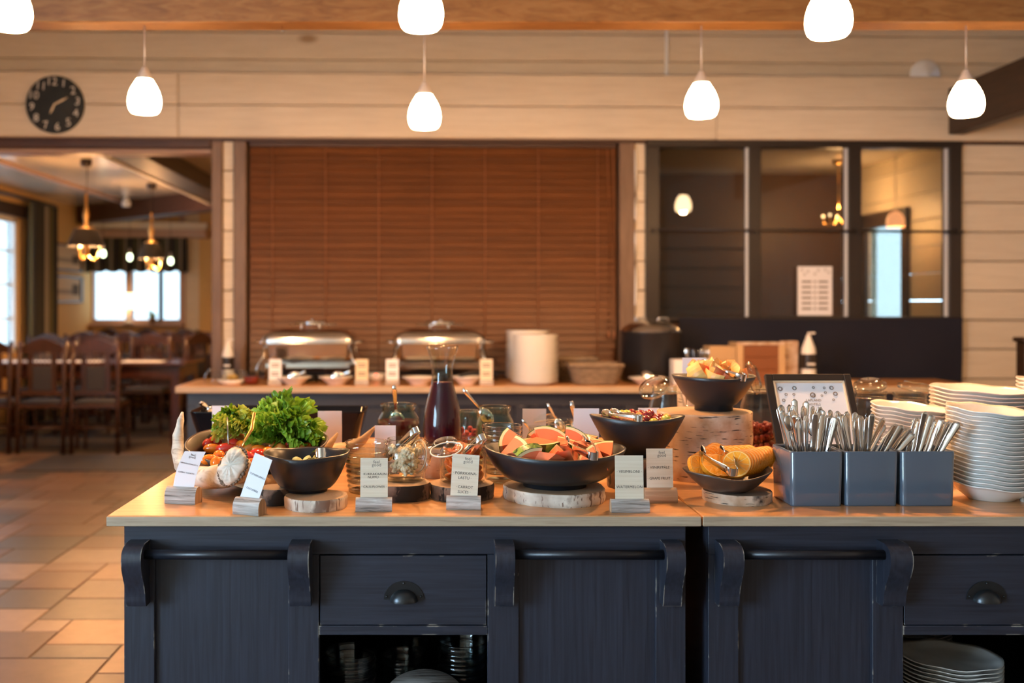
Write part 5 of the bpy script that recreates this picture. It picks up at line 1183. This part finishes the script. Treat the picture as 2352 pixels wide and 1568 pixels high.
# ================================================================ storage jars with flipped lids behind
JZ = [(1533, 885, 3.28, .062, 'clip top storage jar with tilted lid left of the birch log', R(70), 20, None, (1504, 891, 3.20, (-.45, -.45, .77))), (1748, 880, 3.20, .066, 'clip top storage jar of red berries beside the framed card', R(120), 75, 'r', (1727, 868, 3.24, (.9, -.1, .25))), (2000, 898, 3.34, .062, 'clip top storage jar of grains behind the framed card', R(20), 8, 'g', (1998, 887, 3.30, (-.15, -.22, .95))), (2090, 902, 3.44, .068, 'clip top storage jar of dark seeds behind the bowl stacks', R(40), 12, 'd', (2102, 892, 3.40, (.12, -.10, .98)))]
plain('dried_berry', (.22, .02, .025), .35); plain('grain_mix', (.50, .28, .10), .7, bump=1, bscale=150); plain('dark_seed', (.06, .04, .03), .6, bump=1, bscale=150)
for (px, py, Y, r, lb, rot, ln, f_, la) in JZ:
    h_ = zat(py, Y)-CT; clip_jar(lb, xat(px, Y), Y, CT, r, h_, .78, rot, 'open', 'glass_ribbed', lean=ln, lid_at=la)
    if f_ == 'r':
        mb = MB()
        for k in range(210):
            a_ = k*2.4; d_ = (r*.93-.012)*math.sqrt(((k*53) % 210)/210); mb.ball(.0088, 7, 5, 0, T(xat(px, Y)+d_*math.cos(a_), Y+d_*math.sin(a_), CT+.02+h_*.42*k/210))
        one('dried_berries', mb, 'dried_berry', 'red berries filling half of the storage jar', 'berries', None, None, 'stuff')
    elif f_: one('grain_filling' if f_ == 'g' else 'seed_filling', MB().lathe([(0, .012), (r*.9, .02), (r*.92, h_*.50), (0, h_*.55)], 24), 'grain_mix' if f_ == 'g' else 'dark_seed', ('brown grains' if f_ == 'g' else 'dark seeds')+' filling the storage jar', 'cereal', T(xat(px, Y), Y, CT), None, 'stuff')
# ================================================================ framed card
fyb, fyt = 2.83, 2.985; fz = zat(864, fyt)-CT; fL = math.hypot(fyt-fyb, fz); fw = .27
fx_ = (xat(1757, fyt)+xat(1953, fyt))/2
t = thing('framed_sign', 'black framed breakfast sign with a gold inner edge leaning back', 'sign', T(fx_, fyb, CT+.008, -math.atan2(fyt-fyb, fz), 0, 0))
fw = xat(1953, fyt)-xat(1757, fyt); a = fw/2
for (x0, x1, z0, z1) in ((-a, -a+.021, 0, fL), (a-.021, a, 0, fL), (-a+.021, a-.021, 0, .021), (-a+.021, a-.021, fL-.021, fL)): MB().box(x0, x1, 0, .016, z0, z1, .002).build('frame', 'black_frame', t)
for (x0, x1, z0, z1) in ((-a+.021, -a+.027, .021, fL-.021), (a-.027, a-.021, .021, fL-.021), (-a+.027, a-.027, .021, .027), (-a+.027, a-.027, fL-.027, fL-.021)): MB().box(x0, x1, .002, .014, z0, z1, .001).build('gold_edge', 'amber_tone', t)
pp = MB().box(-a+.02, a-.02, .008, .012, .02, fL-.02).build('paper', 'card_white', t)
MB().box(-a+.004, a-.004, .012, .017, .006, fL-.006).build('backing', 'black_frame', t)
text('LAPLAND', .0105, pp, T(.006, .0072, fL-.083) @ FR, 'ink_grey', name='lettering'); text('HOTELS', .0105, pp, T(.006, .0072, fL-.096) @ FR, 'ink_grey')
def ring(u, v, r_, nm='printed_ring'): MB().lathe([(r_*.62, 0), (r_, 0), (r_, .0006), (r_*.62, .0006), (r_*.62, 0)], 14, 0, T(u, .0072, v, R(90))).build(nm, 'ink_grey', pp)
ring(.006, fL-.066, .0085, 'printed_logo'); ring(.009, fL-.069, .0045, 'printed_logo')
for (u, v, r_) in ((-.088, -.046, .007), (-.045, -.044, .0065), (-.073, -.064, .0045), (-.050, -.064, .004), (-.083, -.083, .005), (.012, -.042, .004), (.044, -.043, .0038), (.066, -.043, .0065), (.045, -.058, .004), (.074, -.062, .0068), (.033, -.068, .0035), (.065, -.081, .0035)): ring(u, fL+v, r_)
text('K A H V I L A', .011, pp, T(-.03, .0072, fL-.128) @ FR, 'ink'); text('K E I T T O', .011, pp, T(-.03, .0072, fL-.215) @ FR, 'ink')
MB().box(-.02, .02, .017, .14, .004, .009).build('strut', 'black_frame', t, T(0, 0, 0, math.atan2(fyt-fyb, fz)))
# ================================================================ cutlery boxes
plain('box_inner', (.02, .024, .03), .3)
BX = [(.899, 1.033, 2.518, 2.664), (1.038, 1.175, 2.522, 2.66), (1.181, 1.319, 2.522, 2.66)]
bl_ = ['glossy grey ceramic box of forks and spoons beside the orange bowl', 'glossy grey ceramic box of knives between the other two boxes', 'glossy grey ceramic box of cutlery beside the tall plate stack']
def cutlery_mesh():
    k = MB(); k.tube([(0, 0, 0), (0, 0, .03), (0, .001, .12), (0, .0025, .17), (0, .0015, .205), (0, .0, .212)], [.0085, .0098, .0042, .0068, .0092, .003], 10, flat=(.22, 1), up=(1, 0, 0)); kn = k.mesh('knife', 'steel')
    f_ = MB(); f_.tube([(0, -.004, 0), (0, 0, .04), (0, .004, .06), (0, .002, .12), (0, .003, .18), (0, .001, .2), (0, 0, .205)], [.006, .011, .004, .0035, .0085, .0078, .003], 10, flat=(.2, 1), up=(1, 0, 0)); fo = f_.mesh('fork', 'steel_bright')
    s_ = MB(); s_.ball(.013, 12, 8, 0, T(0, 0, .18), (.95, .22, 1.6)); s_.tube([(0, 0, 0), (0, 0, .06), (0, .003, .13), (0, 0, .16)], [.008, .007, .0035, .004], 8, flat=(.25, 1), up=(1, 0, 0)); sp_ = s_.mesh('spoon', 'steel')
    return {'knife': kn, 'fork': fo, 'spoon': sp_}
CM = cutlery_mesh()
def cut(kind, x, y, z, tx, ty, rz, label, grp):
    o = bpy.data.objects.new('table_'+kind, CM[kind]); col.objects.link(o)
    o.matrix_local = Matrix.Translation((x, y, z)) @ Matrix.Rotation(R(ty), 4, 'Y') @ Matrix.Rotation(R(tx), 4, 'X') @ Matrix.Rotation(R(rz), 4, 'Z'); tag(o, label, kind, grp)
for k, (x0, x1, y0, y1) in enumerate(BX):
    xm, ym = (x0+x1)/2, (y0+y1)/2; a, b = (x1-x0)/2, (y1-y0)/2; hb = .139
    mb = MB(); loft(mb, [rr_(a*.955, b*.955, 0, .010), rr_(a*.965, b*.965, .004, .012), rr_(a, b, hb-.004, .012), rr_(a-.001, b-.001, hb, .012), rr_(a-.005, b-.005, hb, .010), rr_(a-.007, b-.007, hb-.006, .010), rr_(a*.955-.006, b*.955-.006, .008, .008)], 0, True, True)
    one('ceramic_box', mb, 'grey_glaze', bl_[k], 'box', T(xm, ym, CT), 'grey cutlery boxes')
    q = random.Random(40+k)
    n_ = (34, 32, 20)[k]
    for i in range(n_):
        u = ((i*.618) % 1-.5)*2; v = ((i*.755+.3) % 1-.5)*2
        if k == 0:
            kind = 'spoon' if i % 9 == 4 else ('fork' if i % 2 else 'knife'); tl_ = u*13+q.uniform(-5, 5); z = CT+.008+.026*q.random()+(.016 if v > 0 else 0)
        elif k == 1: kind = 'knife' if i % 6 else 'fork'; tl_ = 6+u*14+(20 if u > .1 else -4)+q.uniform(-4, 4); z = CT+.006+.02*q.random()
        else: kind = 'knife' if i % 2 else 'fork'; tl_ = 22+u*10+q.uniform(-4, 4); z = CT+.010+.022*q.random()
        x = xm+u*a*.45-math.tan(R(tl_))*.05; x = min(max(x, xm-a*.72), xm+a*.60); y = ym+v*b*.62
        cut(kind, x, y, z, q.uniform(-6, 6)-v*4, tl_, q.uniform(-35, 35), {0: 'steel %s standing in the cutlery box beside the orange bowl', 1: 'steel %s standing in the middle cutlery box', 2: 'steel %s leaning in the cutlery box beside the tall plate stack'}[k] % kind, 'cutlery in the %s box' % ('first', 'middle', 'last')[k])
# ================================================================ stacks of wavy bowls
def wavy(r, h, foot, seed, tilt=.010):
    q = random.Random(seed); p1, p2 = q.uniform(0, 6.28), q.uniform(0, 6.28)
    def f(a, i, rr, z):
        u = max(0, (z/h))**1.5; k = 1+.012*u*math.sin(6*a+p1)
        return (rr*k*1.04*math.cos(a), rr*k*.94*math.sin(a), z+u*(tilt*math.cos(a-2.4)+.0016*math.sin(7*a+p2)))
    pr = [(0, 0), (foot*.95, 0), (foot, .003), (foot+.004, .006), (r*.78, h*.52), (r*.89, h*.80), (r*.955, h*.93), (r*.995, h*.97), (r, h), (r*.99, h+.0018), (r*.90, h*.90), (r*.78, h*.62), (foot*.9, .010), (0, .009)]
    return MB().lathe(pr, 44, 0, None, f).mesh('bowl', 'white_china')
def stack(px, Y, r, n, step, h, foot, label, grp, seed, rz=0, tilt=.010, name='wavy_bowl', z0=CT, X=None, cat='bowl'):
    me = wavy(r, h, foot, seed, tilt); q = random.Random(seed)
    for k in range(n):
        o = bpy.data.objects.new(name, me); col.objects.link(o); o.matrix_local = T((X if X is not None else xat(px, Y))+q.uniform(-.0008, .0008), Y+q.uniform(-.0008, .0008), z0+k*step, 0, 0, rz+q.uniform(-.03, .03)); tag(o, label, cat, grp)
stack(2277, 2.625, .108, 18, .0113, .043, .058, 'white wavy rimmed bowl in the tall stack beside the last cutlery box', 'bowls in the tall front stack', 3)
stack(2092, 2.92, .110, 16, .0113, .043, .058, 'white wavy rimmed bowl in the stack behind the cutlery boxes', 'bowls in the stack behind the boxes', 4, .2)
stack(2262, 3.19, .158, 17, .0122, .046, .09, 'wide white wavy plate in the rear stack', 'plates in the rear stack', 6, .1, .008, 'wavy_plate', cat='plate')
stack(2452, 3.22, .148, 19, .0122, .046, .09, 'wide white wavy plate in the outer rear stack', 'plates in the outer rear stack', 8, .4, .006, 'wavy_plate', cat='plate')
# ================================================================ what stands on the open shelves
SZ = .33
def shelf_stack(pxc, pytop, Y, r, label, grp, step=.021, h=.06):
    zt = zat(pytop, Y); n = max(1, int((zt-SZ-h)/step)+1)
    for k in range(n): one('ribbed_glass_bowl', MB().lathe(ribbed(r, h, 4), 30), 'glass_ribbed', label, 'bowl', T(xat(pxc, Y), Y, SZ+k*step), grp)
shelf_stack(805, 1490, 2.64, .068, 'ribbed glass bowl in the stack behind the wooden lid, beside the left stile', 'glass bowls beside the left stile')
shelf_stack(925, 1500, 2.74, .058, 'ribbed glass bowl in the low middle stack on the shelf', 'glass bowls in the low stack')
shelf_stack(1062, 1455, 2.70, .066, 'ribbed glass bowl in the tall stack on the shelf', 'glass bowls in the tall shelf stack', .024)
shelf_stack(955, 1455, 2.98, .045, 'ribbed glass bowl in the rearmost shelf stack', 'glass bowls in the rearmost stack')
t = thing('round_board', 'round grey wooden board leaning on the shelf glasses', 'board', T(xat(975, 2.56), 2.555, SZ+.022, R(22), 0, 0)); MB().lathe([(0, .0), (.105, 0), (.108, .006), (.105, .012), (0, .012)], 40).build('board', 'drift_wood', t)
stack(0, 2.66, .128, 9, .0105, .022, .09, 'pale plate in the stack on the open shelf under the drawer', 'plates on the open shelf', 21, 0, .002, 'shelf_plate', SZ, xat(2180, 2.66), 'plate')
stack(0, 2.95, .105, 16, .0105, .022, .07, 'dark plate in the rear stack on the open shelf', 'rear plates on the open shelf', 22, 0, .002, 'shelf_plate', SZ, xat(2095, 2.95), 'plate')
# ================================================================ things on the wall counter
def chafing(px, label):
    Y = 6.60; X = xat(px, Y); t = thing('chafing_dish', label, 'chafing dish', T(X, Y, CT), 'chafing dishes'); a, b = .295, .185
    zr = zat(784, Y)-CT
    mb = MB(); loft(mb, [rr_(a*.9, b*.9, zr-.115, .05), rr_(a*.97, b*.97, zr-.09, .05), rr_(a*.98, b*.98, zr-.012, .05), rr_(a*1.02, b*1.03, zr, .05)], 0, True, True); mb.build('water_pan', 'steel', t)
    mb = MB(); ls = []
    for k in range(9):
        u = k/8; ls.append(rr_(a*(1.02-.62*u**2.2), b*(1.03-.66*u**2.2), zr+.002+.085*math.sin(u*math.pi/2), .05*(1-.5*u)))
    loft(mb, ls, 0, False, True); mb.build('lid', 'steel', t)
    hd = MB().tube([(-.095, -.02, zr+.125), (.095, -.02, zr+.125)], .008, 8).build('handle', 'steel_bright', t)
    for x in (-.06, .06): MB().tube([(x, -.02, zr+.075), (x, -.02, zr+.125)], .006, 8).build('handle_post', 'steel_bright', hd)
    MB().ball(.010, 10, 6, 0, T(.01, -.02, zr+.142)).build('knob', 'steel_bright', t)
    MB().tube([(-.16, .12, zr+.11), (.16, .12, zr+.11)], .006, 8).build('hinge_bar', 'steel', t)
    for sx in (-1, 1):
        MB().tube([(sx*a*.98, -.12, zr-.006), (sx*(a+.05), -.10, zr+.004), (sx*(a+.05), .10, zr+.004), (sx*a*.98, .12, zr-.006)], .008, 8).build('side_handle', 'steel_bright', t)
        for sy in (-1, 1): MB().tube([(sx*a*.95, sy*b*.9, zr-.02), (sx*(a-.01), sy*b*.98, zr-.09), (sx*(a+.03), sy*b*1.02, zr-.16), (sx*(a+.035), sy*b*1.04, 0)], [.010, .011, .012, .011], 8, flat=(1, .5)).build('leg', 'steel', t)
    MB().box(-a*.92, a*.92, -b*.92, -b*.86, zr-.165, zr-.135, .003).build('frame_bar', 'steel', t); MB().box(-a*.92, a*.92, b*.86, b*.92, zr-.165, zr-.135, .003).build('frame_bar', 'steel', t)
    MB().lathe([(0, 0), (.05, 0), (.05, .05), (.04, .055), (0, .055)], 16).build('burner', 'iron', t); return t
chafing(714, 'steel chafing dish with domed lid next to the ketchup glasses'); chafing(1009, 'steel chafing dish with domed lid next to the plate stack')
def china_bowl(px, wpx, Y, label, grp=None, h=.05):
    r = wpx/2*Y/F; o = one('china_bowl', MB().lathe([(0, 0), (r*.45, 0), (r*.48, .006), (r*.70, h*.5), (r*.85, h*.85), (r, h), (r*.98, h+.004), (r*.82, h*.92), (r*.6, h*.4), (r*.4, .012), (0, .011)], 32), 'white_china', label, 'bowl', T(xat(px, Y), Y, CT), grp); return o
china_bowl(675, 80, 6.36, 'white serving bowl with spoon before the ketchup side chafing dish'); china_bowl(772, 82, 6.38, 'white serving bowl with spoon beside the amber lit card')
china_bowl(963, 82, 6.36, 'white serving bowl before the plate side chafing dish'); china_bowl(1073, 74, 6.38, 'white serving bowl with black tongs behind the carafe'); china_bowl(1488, 90, 6.36, 'wide white bowl with spoons before the black kettle', None, .045)
spoon('steel spoon resting in the bowl before the ketchup side chafing dish', at(702, 852, 6.36), at(668, 868, 6.36), w=1.6); spoon('steel spoon resting in the bowl beside the amber lit card', at(806, 852, 6.38), at(768, 868, 6.38), w=1.6)
spoon('steel spoon resting in the wide bowl before the kettle', at(1478, 858, 6.38), at(1490, 866, 6.36), w=1.6)
mb = MB(); mb.tube([at(1052, 868, 6.34), at(1062, 862, 6.34), at(1090, 858, 6.36), at(1125, 857, 6.4), at(1143, 862, 6.42), at(1140, 872, 6.42)], .010, 8)
o = one('serving_tongs', mb, 'navy_rod', 'black plastic tongs over the bowl behind the carafe', 'tongs')
for (px, lb, m_) in ((632, 'small white card before the ketchup side chafing dish', 'card_white'), (831, 'small amber lit card between the chafing dishes', 'amber_tone'), (901, 'small white card before the plate side chafing dish', 'card_white'), (1117, 'small pale card beside the plate stack', 'card_pine')):  # amber lamp light on the second card is put into its colour
    Y = 6.33; t = thing('name_card', lb, 'card', T(xat(px, Y), Y, CT)); log_holder(t, .085, .035, .04); cd = MB().box(-.040, .040, -.001, .001, 0, .135).build('card', m_, t, T(0, 0, .03, R(-3)))
    for zz in (.03, .045, .085, .10): MB().box(-.025, .025, -.0016, -.001, zz, zz+.007).build('printed_line', 'ink_grey', cd)
# glasses at the end of the counter
t = thing('glass_dish', 'glass bowl of yellow crisps on a white saucer', 'bowl', T(xat(533, 6.38), 6.38, CT)); MB().lathe([(0, 0), (.06, 0), (.095, .03), (.09, .034), (.05, .012), (0, .012)], 24).build('saucer', 'white_china', t); MB().lathe([(0, .014), (.045, .014), (.062, .04), (.064, .095), (.060, .095), (.058, .04), (0, .02)], 24).build('glass_body', 'jar_glass', t)
plain('crisps', (.72, .42, .10), .5, bump=1, bscale=60)
mb = MB()
for k in range(16): mb.ball(.016, 7, 5, 0, T(xat(533, 6.38)+rnd.uniform(-.03, .03), 6.38+rnd.uniform(-.03, .03), CT+.035+.02*rnd.random(), rnd.uniform(0, 3), rnd.uniform(0, 3)), (1.3, 1, .3))
one('crisps', mb, 'crisps', 'yellow crisps in the glass bowl', 'crisps', None, None, 'stuff')
t = thing('glass_dish', 'glass tumbler of red ketchup on the wall counter end', 'glass', T(xat(577, 6.36), 6.36, CT)); MB().lathe([(0, 0), (.05, 0), (.056, .10), (.052, .10), (.046, .008), (0, .008)], 24).build('glass_body', 'jar_glass', t)
plain('ketchup', (.30, .02, .01), .3); one('ketchup', MB().lathe([(0, .009), (.045, .009), (.049, .05), (0, .05)], 20), 'ketchup', 'red ketchup in the tumbler', 'ketchup', T(xat(577, 6.36), 6.36, CT), None, 'stuff')
one('glass_cloche', MB().lathe([(.078, 0), (.078, .03), (.066, .065), (.04, .088), (0, .095)], 28), 'jar_glass', 'clear glass dome leaning at the counter end', 'dome', T(xat(496, 6.54), 6.54, CT))
def pump_bottle(px, Y, r, h, label):
    t = thing('pump_bottle', label, 'bottle', T(xat(px, Y), Y, CT))
    MB().lathe([(0, 0), (r*.95, 0), (r, .008), (r, h*.60), (r*.92, h*.70), (r*.5, h*.86), (r*.36, h*.90), (0, h*.90)], 24).build('bottle_body', 'gasket_white', t)
    MB().lathe([(r*1.01, h*.28), (r*1.01, h*.58)], 24).build('black_label', 'black_frame', t)
    MB().box(-r*.55, r*.55, -r*1.04, -r*.9, h*.36, h*.40).build('label_print', 'gasket_white', t)
    MB().lathe([(r*.36, h*.88), (r*.36, h*.95), (r*.15, h*.96), (r*.15, h*.99), (0, h*.99)], 16).build('pump_collar', 'gasket_white', t)
    MB().box(-.006, r*.95, -.008, .008, h*.985, h*1.02, .003).build('pump_spout', 'gasket_white', t)
pump_bottle(524, 6.70, .040, .275, 'white pump bottle with black label by the passage post'); pump_bottle(1857, 6.55, .046, zat(765, 6.55)-CT, 'white pump bottle with black label before the dark cloth')
t = thing('induction_warmer', 'small white warmer with a red light between the chafing dishes', 'warmer', T(xat(865, 6.72), 6.72, CT)); MB().lathe([(0, 0), (.05, 0), (.062, .02), (.06, .05), (0, .055)], 20).build('housing', 'gasket_white', t)
plain('led', (1, .1, .1), .3, emit=(1, .04, .03), es=8); MB().ball(.006, 8, 6, 0, T(0, -.062, .042)).build('indicator_light', 'led', t)
# plates
def flat_plate(r): return MB().lathe([(0, 0), (r*.6, 0), (r*.62, .003), (r*.75, .008), (r, .018), (r*.99, .021), (r*.72, .011), (r*.6, .006), (0, .006)], 36).mesh('plate', 'white_china')
fp = flat_plate(.150)
for (px, Y, n, lb, grp) in ((1229, 6.42, 33, 'white plate in the front stack on the wall counter', 'plates in the front wall stack'), (1212, 6.73, 35, 'white plate in the rear stack on the wall counter', 'plates in the rear wall stack')):
    for k in range(n):
        o = bpy.data.objects.new('china_plate', fp); col.objects.link(o); o.matrix_local = T(xat(px, Y)+rnd.uniform(-.004, .004), Y+rnd.uniform(-.004, .004), CT+k*.0094); tag(o, lb, 'plate', grp)
# wicker baskets: woven side strands on a frame
grain('wicker', [(.3, (.13, .085, .05)), (.7, (.30, .215, .14))], 'x', 20, 3, .7, .2)
def basket(px, Y, w, d, h, label):
    t = thing('wicker_basket', label, 'basket', T(xat(px, Y), Y, CT)); a, b = w/2, d/2
    def loop(s_, z, ph): 
        pts = rr_(a*s_, b*s_, z, .05, 6); n = len(pts); return [((x_*(1+.03*math.cos(math.pi*k+ph))), y_*(1+.03*math.cos(math.pi*k+ph)), z_) for k, (x_, y_, z_) in enumerate(pts)]
    for k in range(9):
        z = .012+(h-.02)*k/8; l_ = loop(.76+.24*z/h, z, math.pi*k); MB().tube(l_+[l_[0]], .0085, 6).build('weaver', 'wicker', t)
    st = rr_(1, 1, 0, .3, 4); mb = MB()
    base = rr_(a*.74, b*.74, .008, .05, 6); top_ = rr_(a, b, h, .05, 6)
    for p_, q_ in zip(base, top_): MB().tube([p_, q_], .006, 5).build('stake', 'wicker', t)
    rim = rr_(a*1.02, b*1.02, h, .05, 6); MB().tube(rim+[rim[0]], .012, 8).build('rim', 'wicker', t)
    mb = MB(); loft(mb, [rr_(a*.73, b*.73, .003, .05, 6), rr_(a*.73, b*.73, .009, .05, 6)], 0, True, True, False); mb.build('base', 'wicker', t); return t
basket(1366, 6.42, .335, .24, .125, 'oval wicker basket in front, beside the black kettle'); basket(1322, 6.70, .27, .22, .15, 'oval wicker basket behind, beside the plate stack')
# soup kettle
Y = 6.70; t = thing('soup_kettle', 'black soup kettle with a shiny domed lid', 'kettle', T(xat(1494, Y), Y, CT)); kr_ = 68*Y/F; kh = zat(760, Y)-CT
MB().lathe([(0, 0), (kr_*.96, 0), (kr_, .012), (kr_, kh-.02), (kr_*1.03, kh-.012), (kr_*1.03, kh), (0, kh)], 40).build('kettle_body', 'black_ceramic', t)
MB().lathe([(kr_*.98, kh), (kr_*.93, kh+.022), (kr_*.7, kh+.055), (kr_*.3, kh+.07), (0, kh+.073)], 36).build('lid', 'steel', t)
for s_ in (-.35, .38): MB().tube([(s_*kr_-.04, -.03, kh+.055), (s_*kr_-.03, -.035, kh+.088), (s_*kr_+.03, -.035, kh+.088), (s_*kr_+.04, -.03, kh+.055)], .006, 8).build('lid_handle', 'steel_bright', t)
# wooden boxes and cutlery to the right of the kettle
plain('crate_wood', (.55, .36, .18), .6, bump=.2, bscale=30); plain('red_wood', (.22, .075, .025), .45, bump=.1, bscale=20)
Y = 6.55
def wbox(name, pxa, pxb, pyt, d, label, m_, Y=6.55, slats=0):
    w = xat(pxb, Y)-xat(pxa, Y); h = zat(pyt, Y)-CT; t = thing(name, label, 'box', T(xat((pxa+pxb)/2, Y), Y, CT)); a = w/2
    for (x0, x1, y0, y1) in ((-a, -a+.014, 0, d), (a-.014, a, 0, d), (-a+.014, a-.014, d-.014, d)): MB().box(x0, x1, y0, y1, 0, h, .002).build('side_board', m_, t)
    n = slats or 1
    for k in range(n): MB().box(-a+.014, a-.014, 0, .012, h*k/n+.001, h*(k+1)/n-.001, .0015).build('front_slat', m_, t)
    MB().box(-a+.014, a-.014, .012, d-.014, 0, .01).build('base', m_, t); return t, a, h
wbox('napkin_box', 1630, 1690, 796, .16, 'slatted pale wooden box beside the cutlery jar', 'crate_wood', slats=12)
t, a, h = wbox('bread_box', 1700, 1796, 791, .18, 'reddish wooden box with pale birch sides before the dark cloth', 'red_wood', slats=3)
for s_ in (-1, 1): MB().box(s_*a-.022, s_*a+.022, -.006, .185, 0, h+.012, .004).build('birch_side', 'crate_wood', t)
MB().box(-a-.02, a+.02, -.008, .04, h-.004, h+.016, .004).build('top_edge', 'birch_bark', t)
one('birch_slab', MB().box(-.06, .06, 0, .03, 0, zat(783, 6.62)-CT, .006), 'birch_bark', 'upright birch slab beside the reddish wooden box', 'slab', T(xat(1814, 6.62), 6.62, CT))
t = thing('cutlery_jar', 'jar of spoons and forks beside the slatted wooden box', 'jar', T(xat(1601, 6.58), 6.58, CT)); MB().lathe([(0, 0), (.06, 0), (.066, .12), (.062, .12), (.056, .008), (0, .008)], 20).build('jar_body', 'white_china', t)
for k in range(13):
    a_ = k*2.4; cut(['spoon', 'fork', 'spoon'][k % 3], xat(1601, 6.58)+.035*math.cos(a_), 6.58+.035*math.sin(a_), CT+.02, 10*math.sin(a_), 12*math.cos(a_), k*40, 'steel %s standing in the jar on the wall counter' % ['spoon', 'fork', 'spoon'][k % 3], 'cutlery in the wall counter jar')
one('napkin_stack', MB().box(-.13, .13, 0, .12, 0, zat(826, 6.36)-CT, .004), 'card_white', 'white paper napkin holder behind the apple bowl', 'napkin holder', T(xat(1595, 6.36), 6.36, CT))
one('wooden_tray', MB().box(-.16, .16, -.1, .1, 0, .03, .004), 'crate_wood', 'pale wooden tray before the pump bottle on the wall counter', 'tray', T(xat(1890, 6.42), 6.40, CT))
# a dark wooden high chair post at the far right
t = thing('side_partition', 'dark wooden partition post with a cap at the cream board wall', 'partition', T(xat(2362, 6.3), 6.3, 0)); zt = zat(785, 6.3)
MB().box(-.05, .09, -.05, .05, 0, zt, .005).build('post', 'dark_beam', t); MB().box(-.065, .105, -.065, .065, zt, zt+.03, .006).build('cap', 'dark_beam', t)
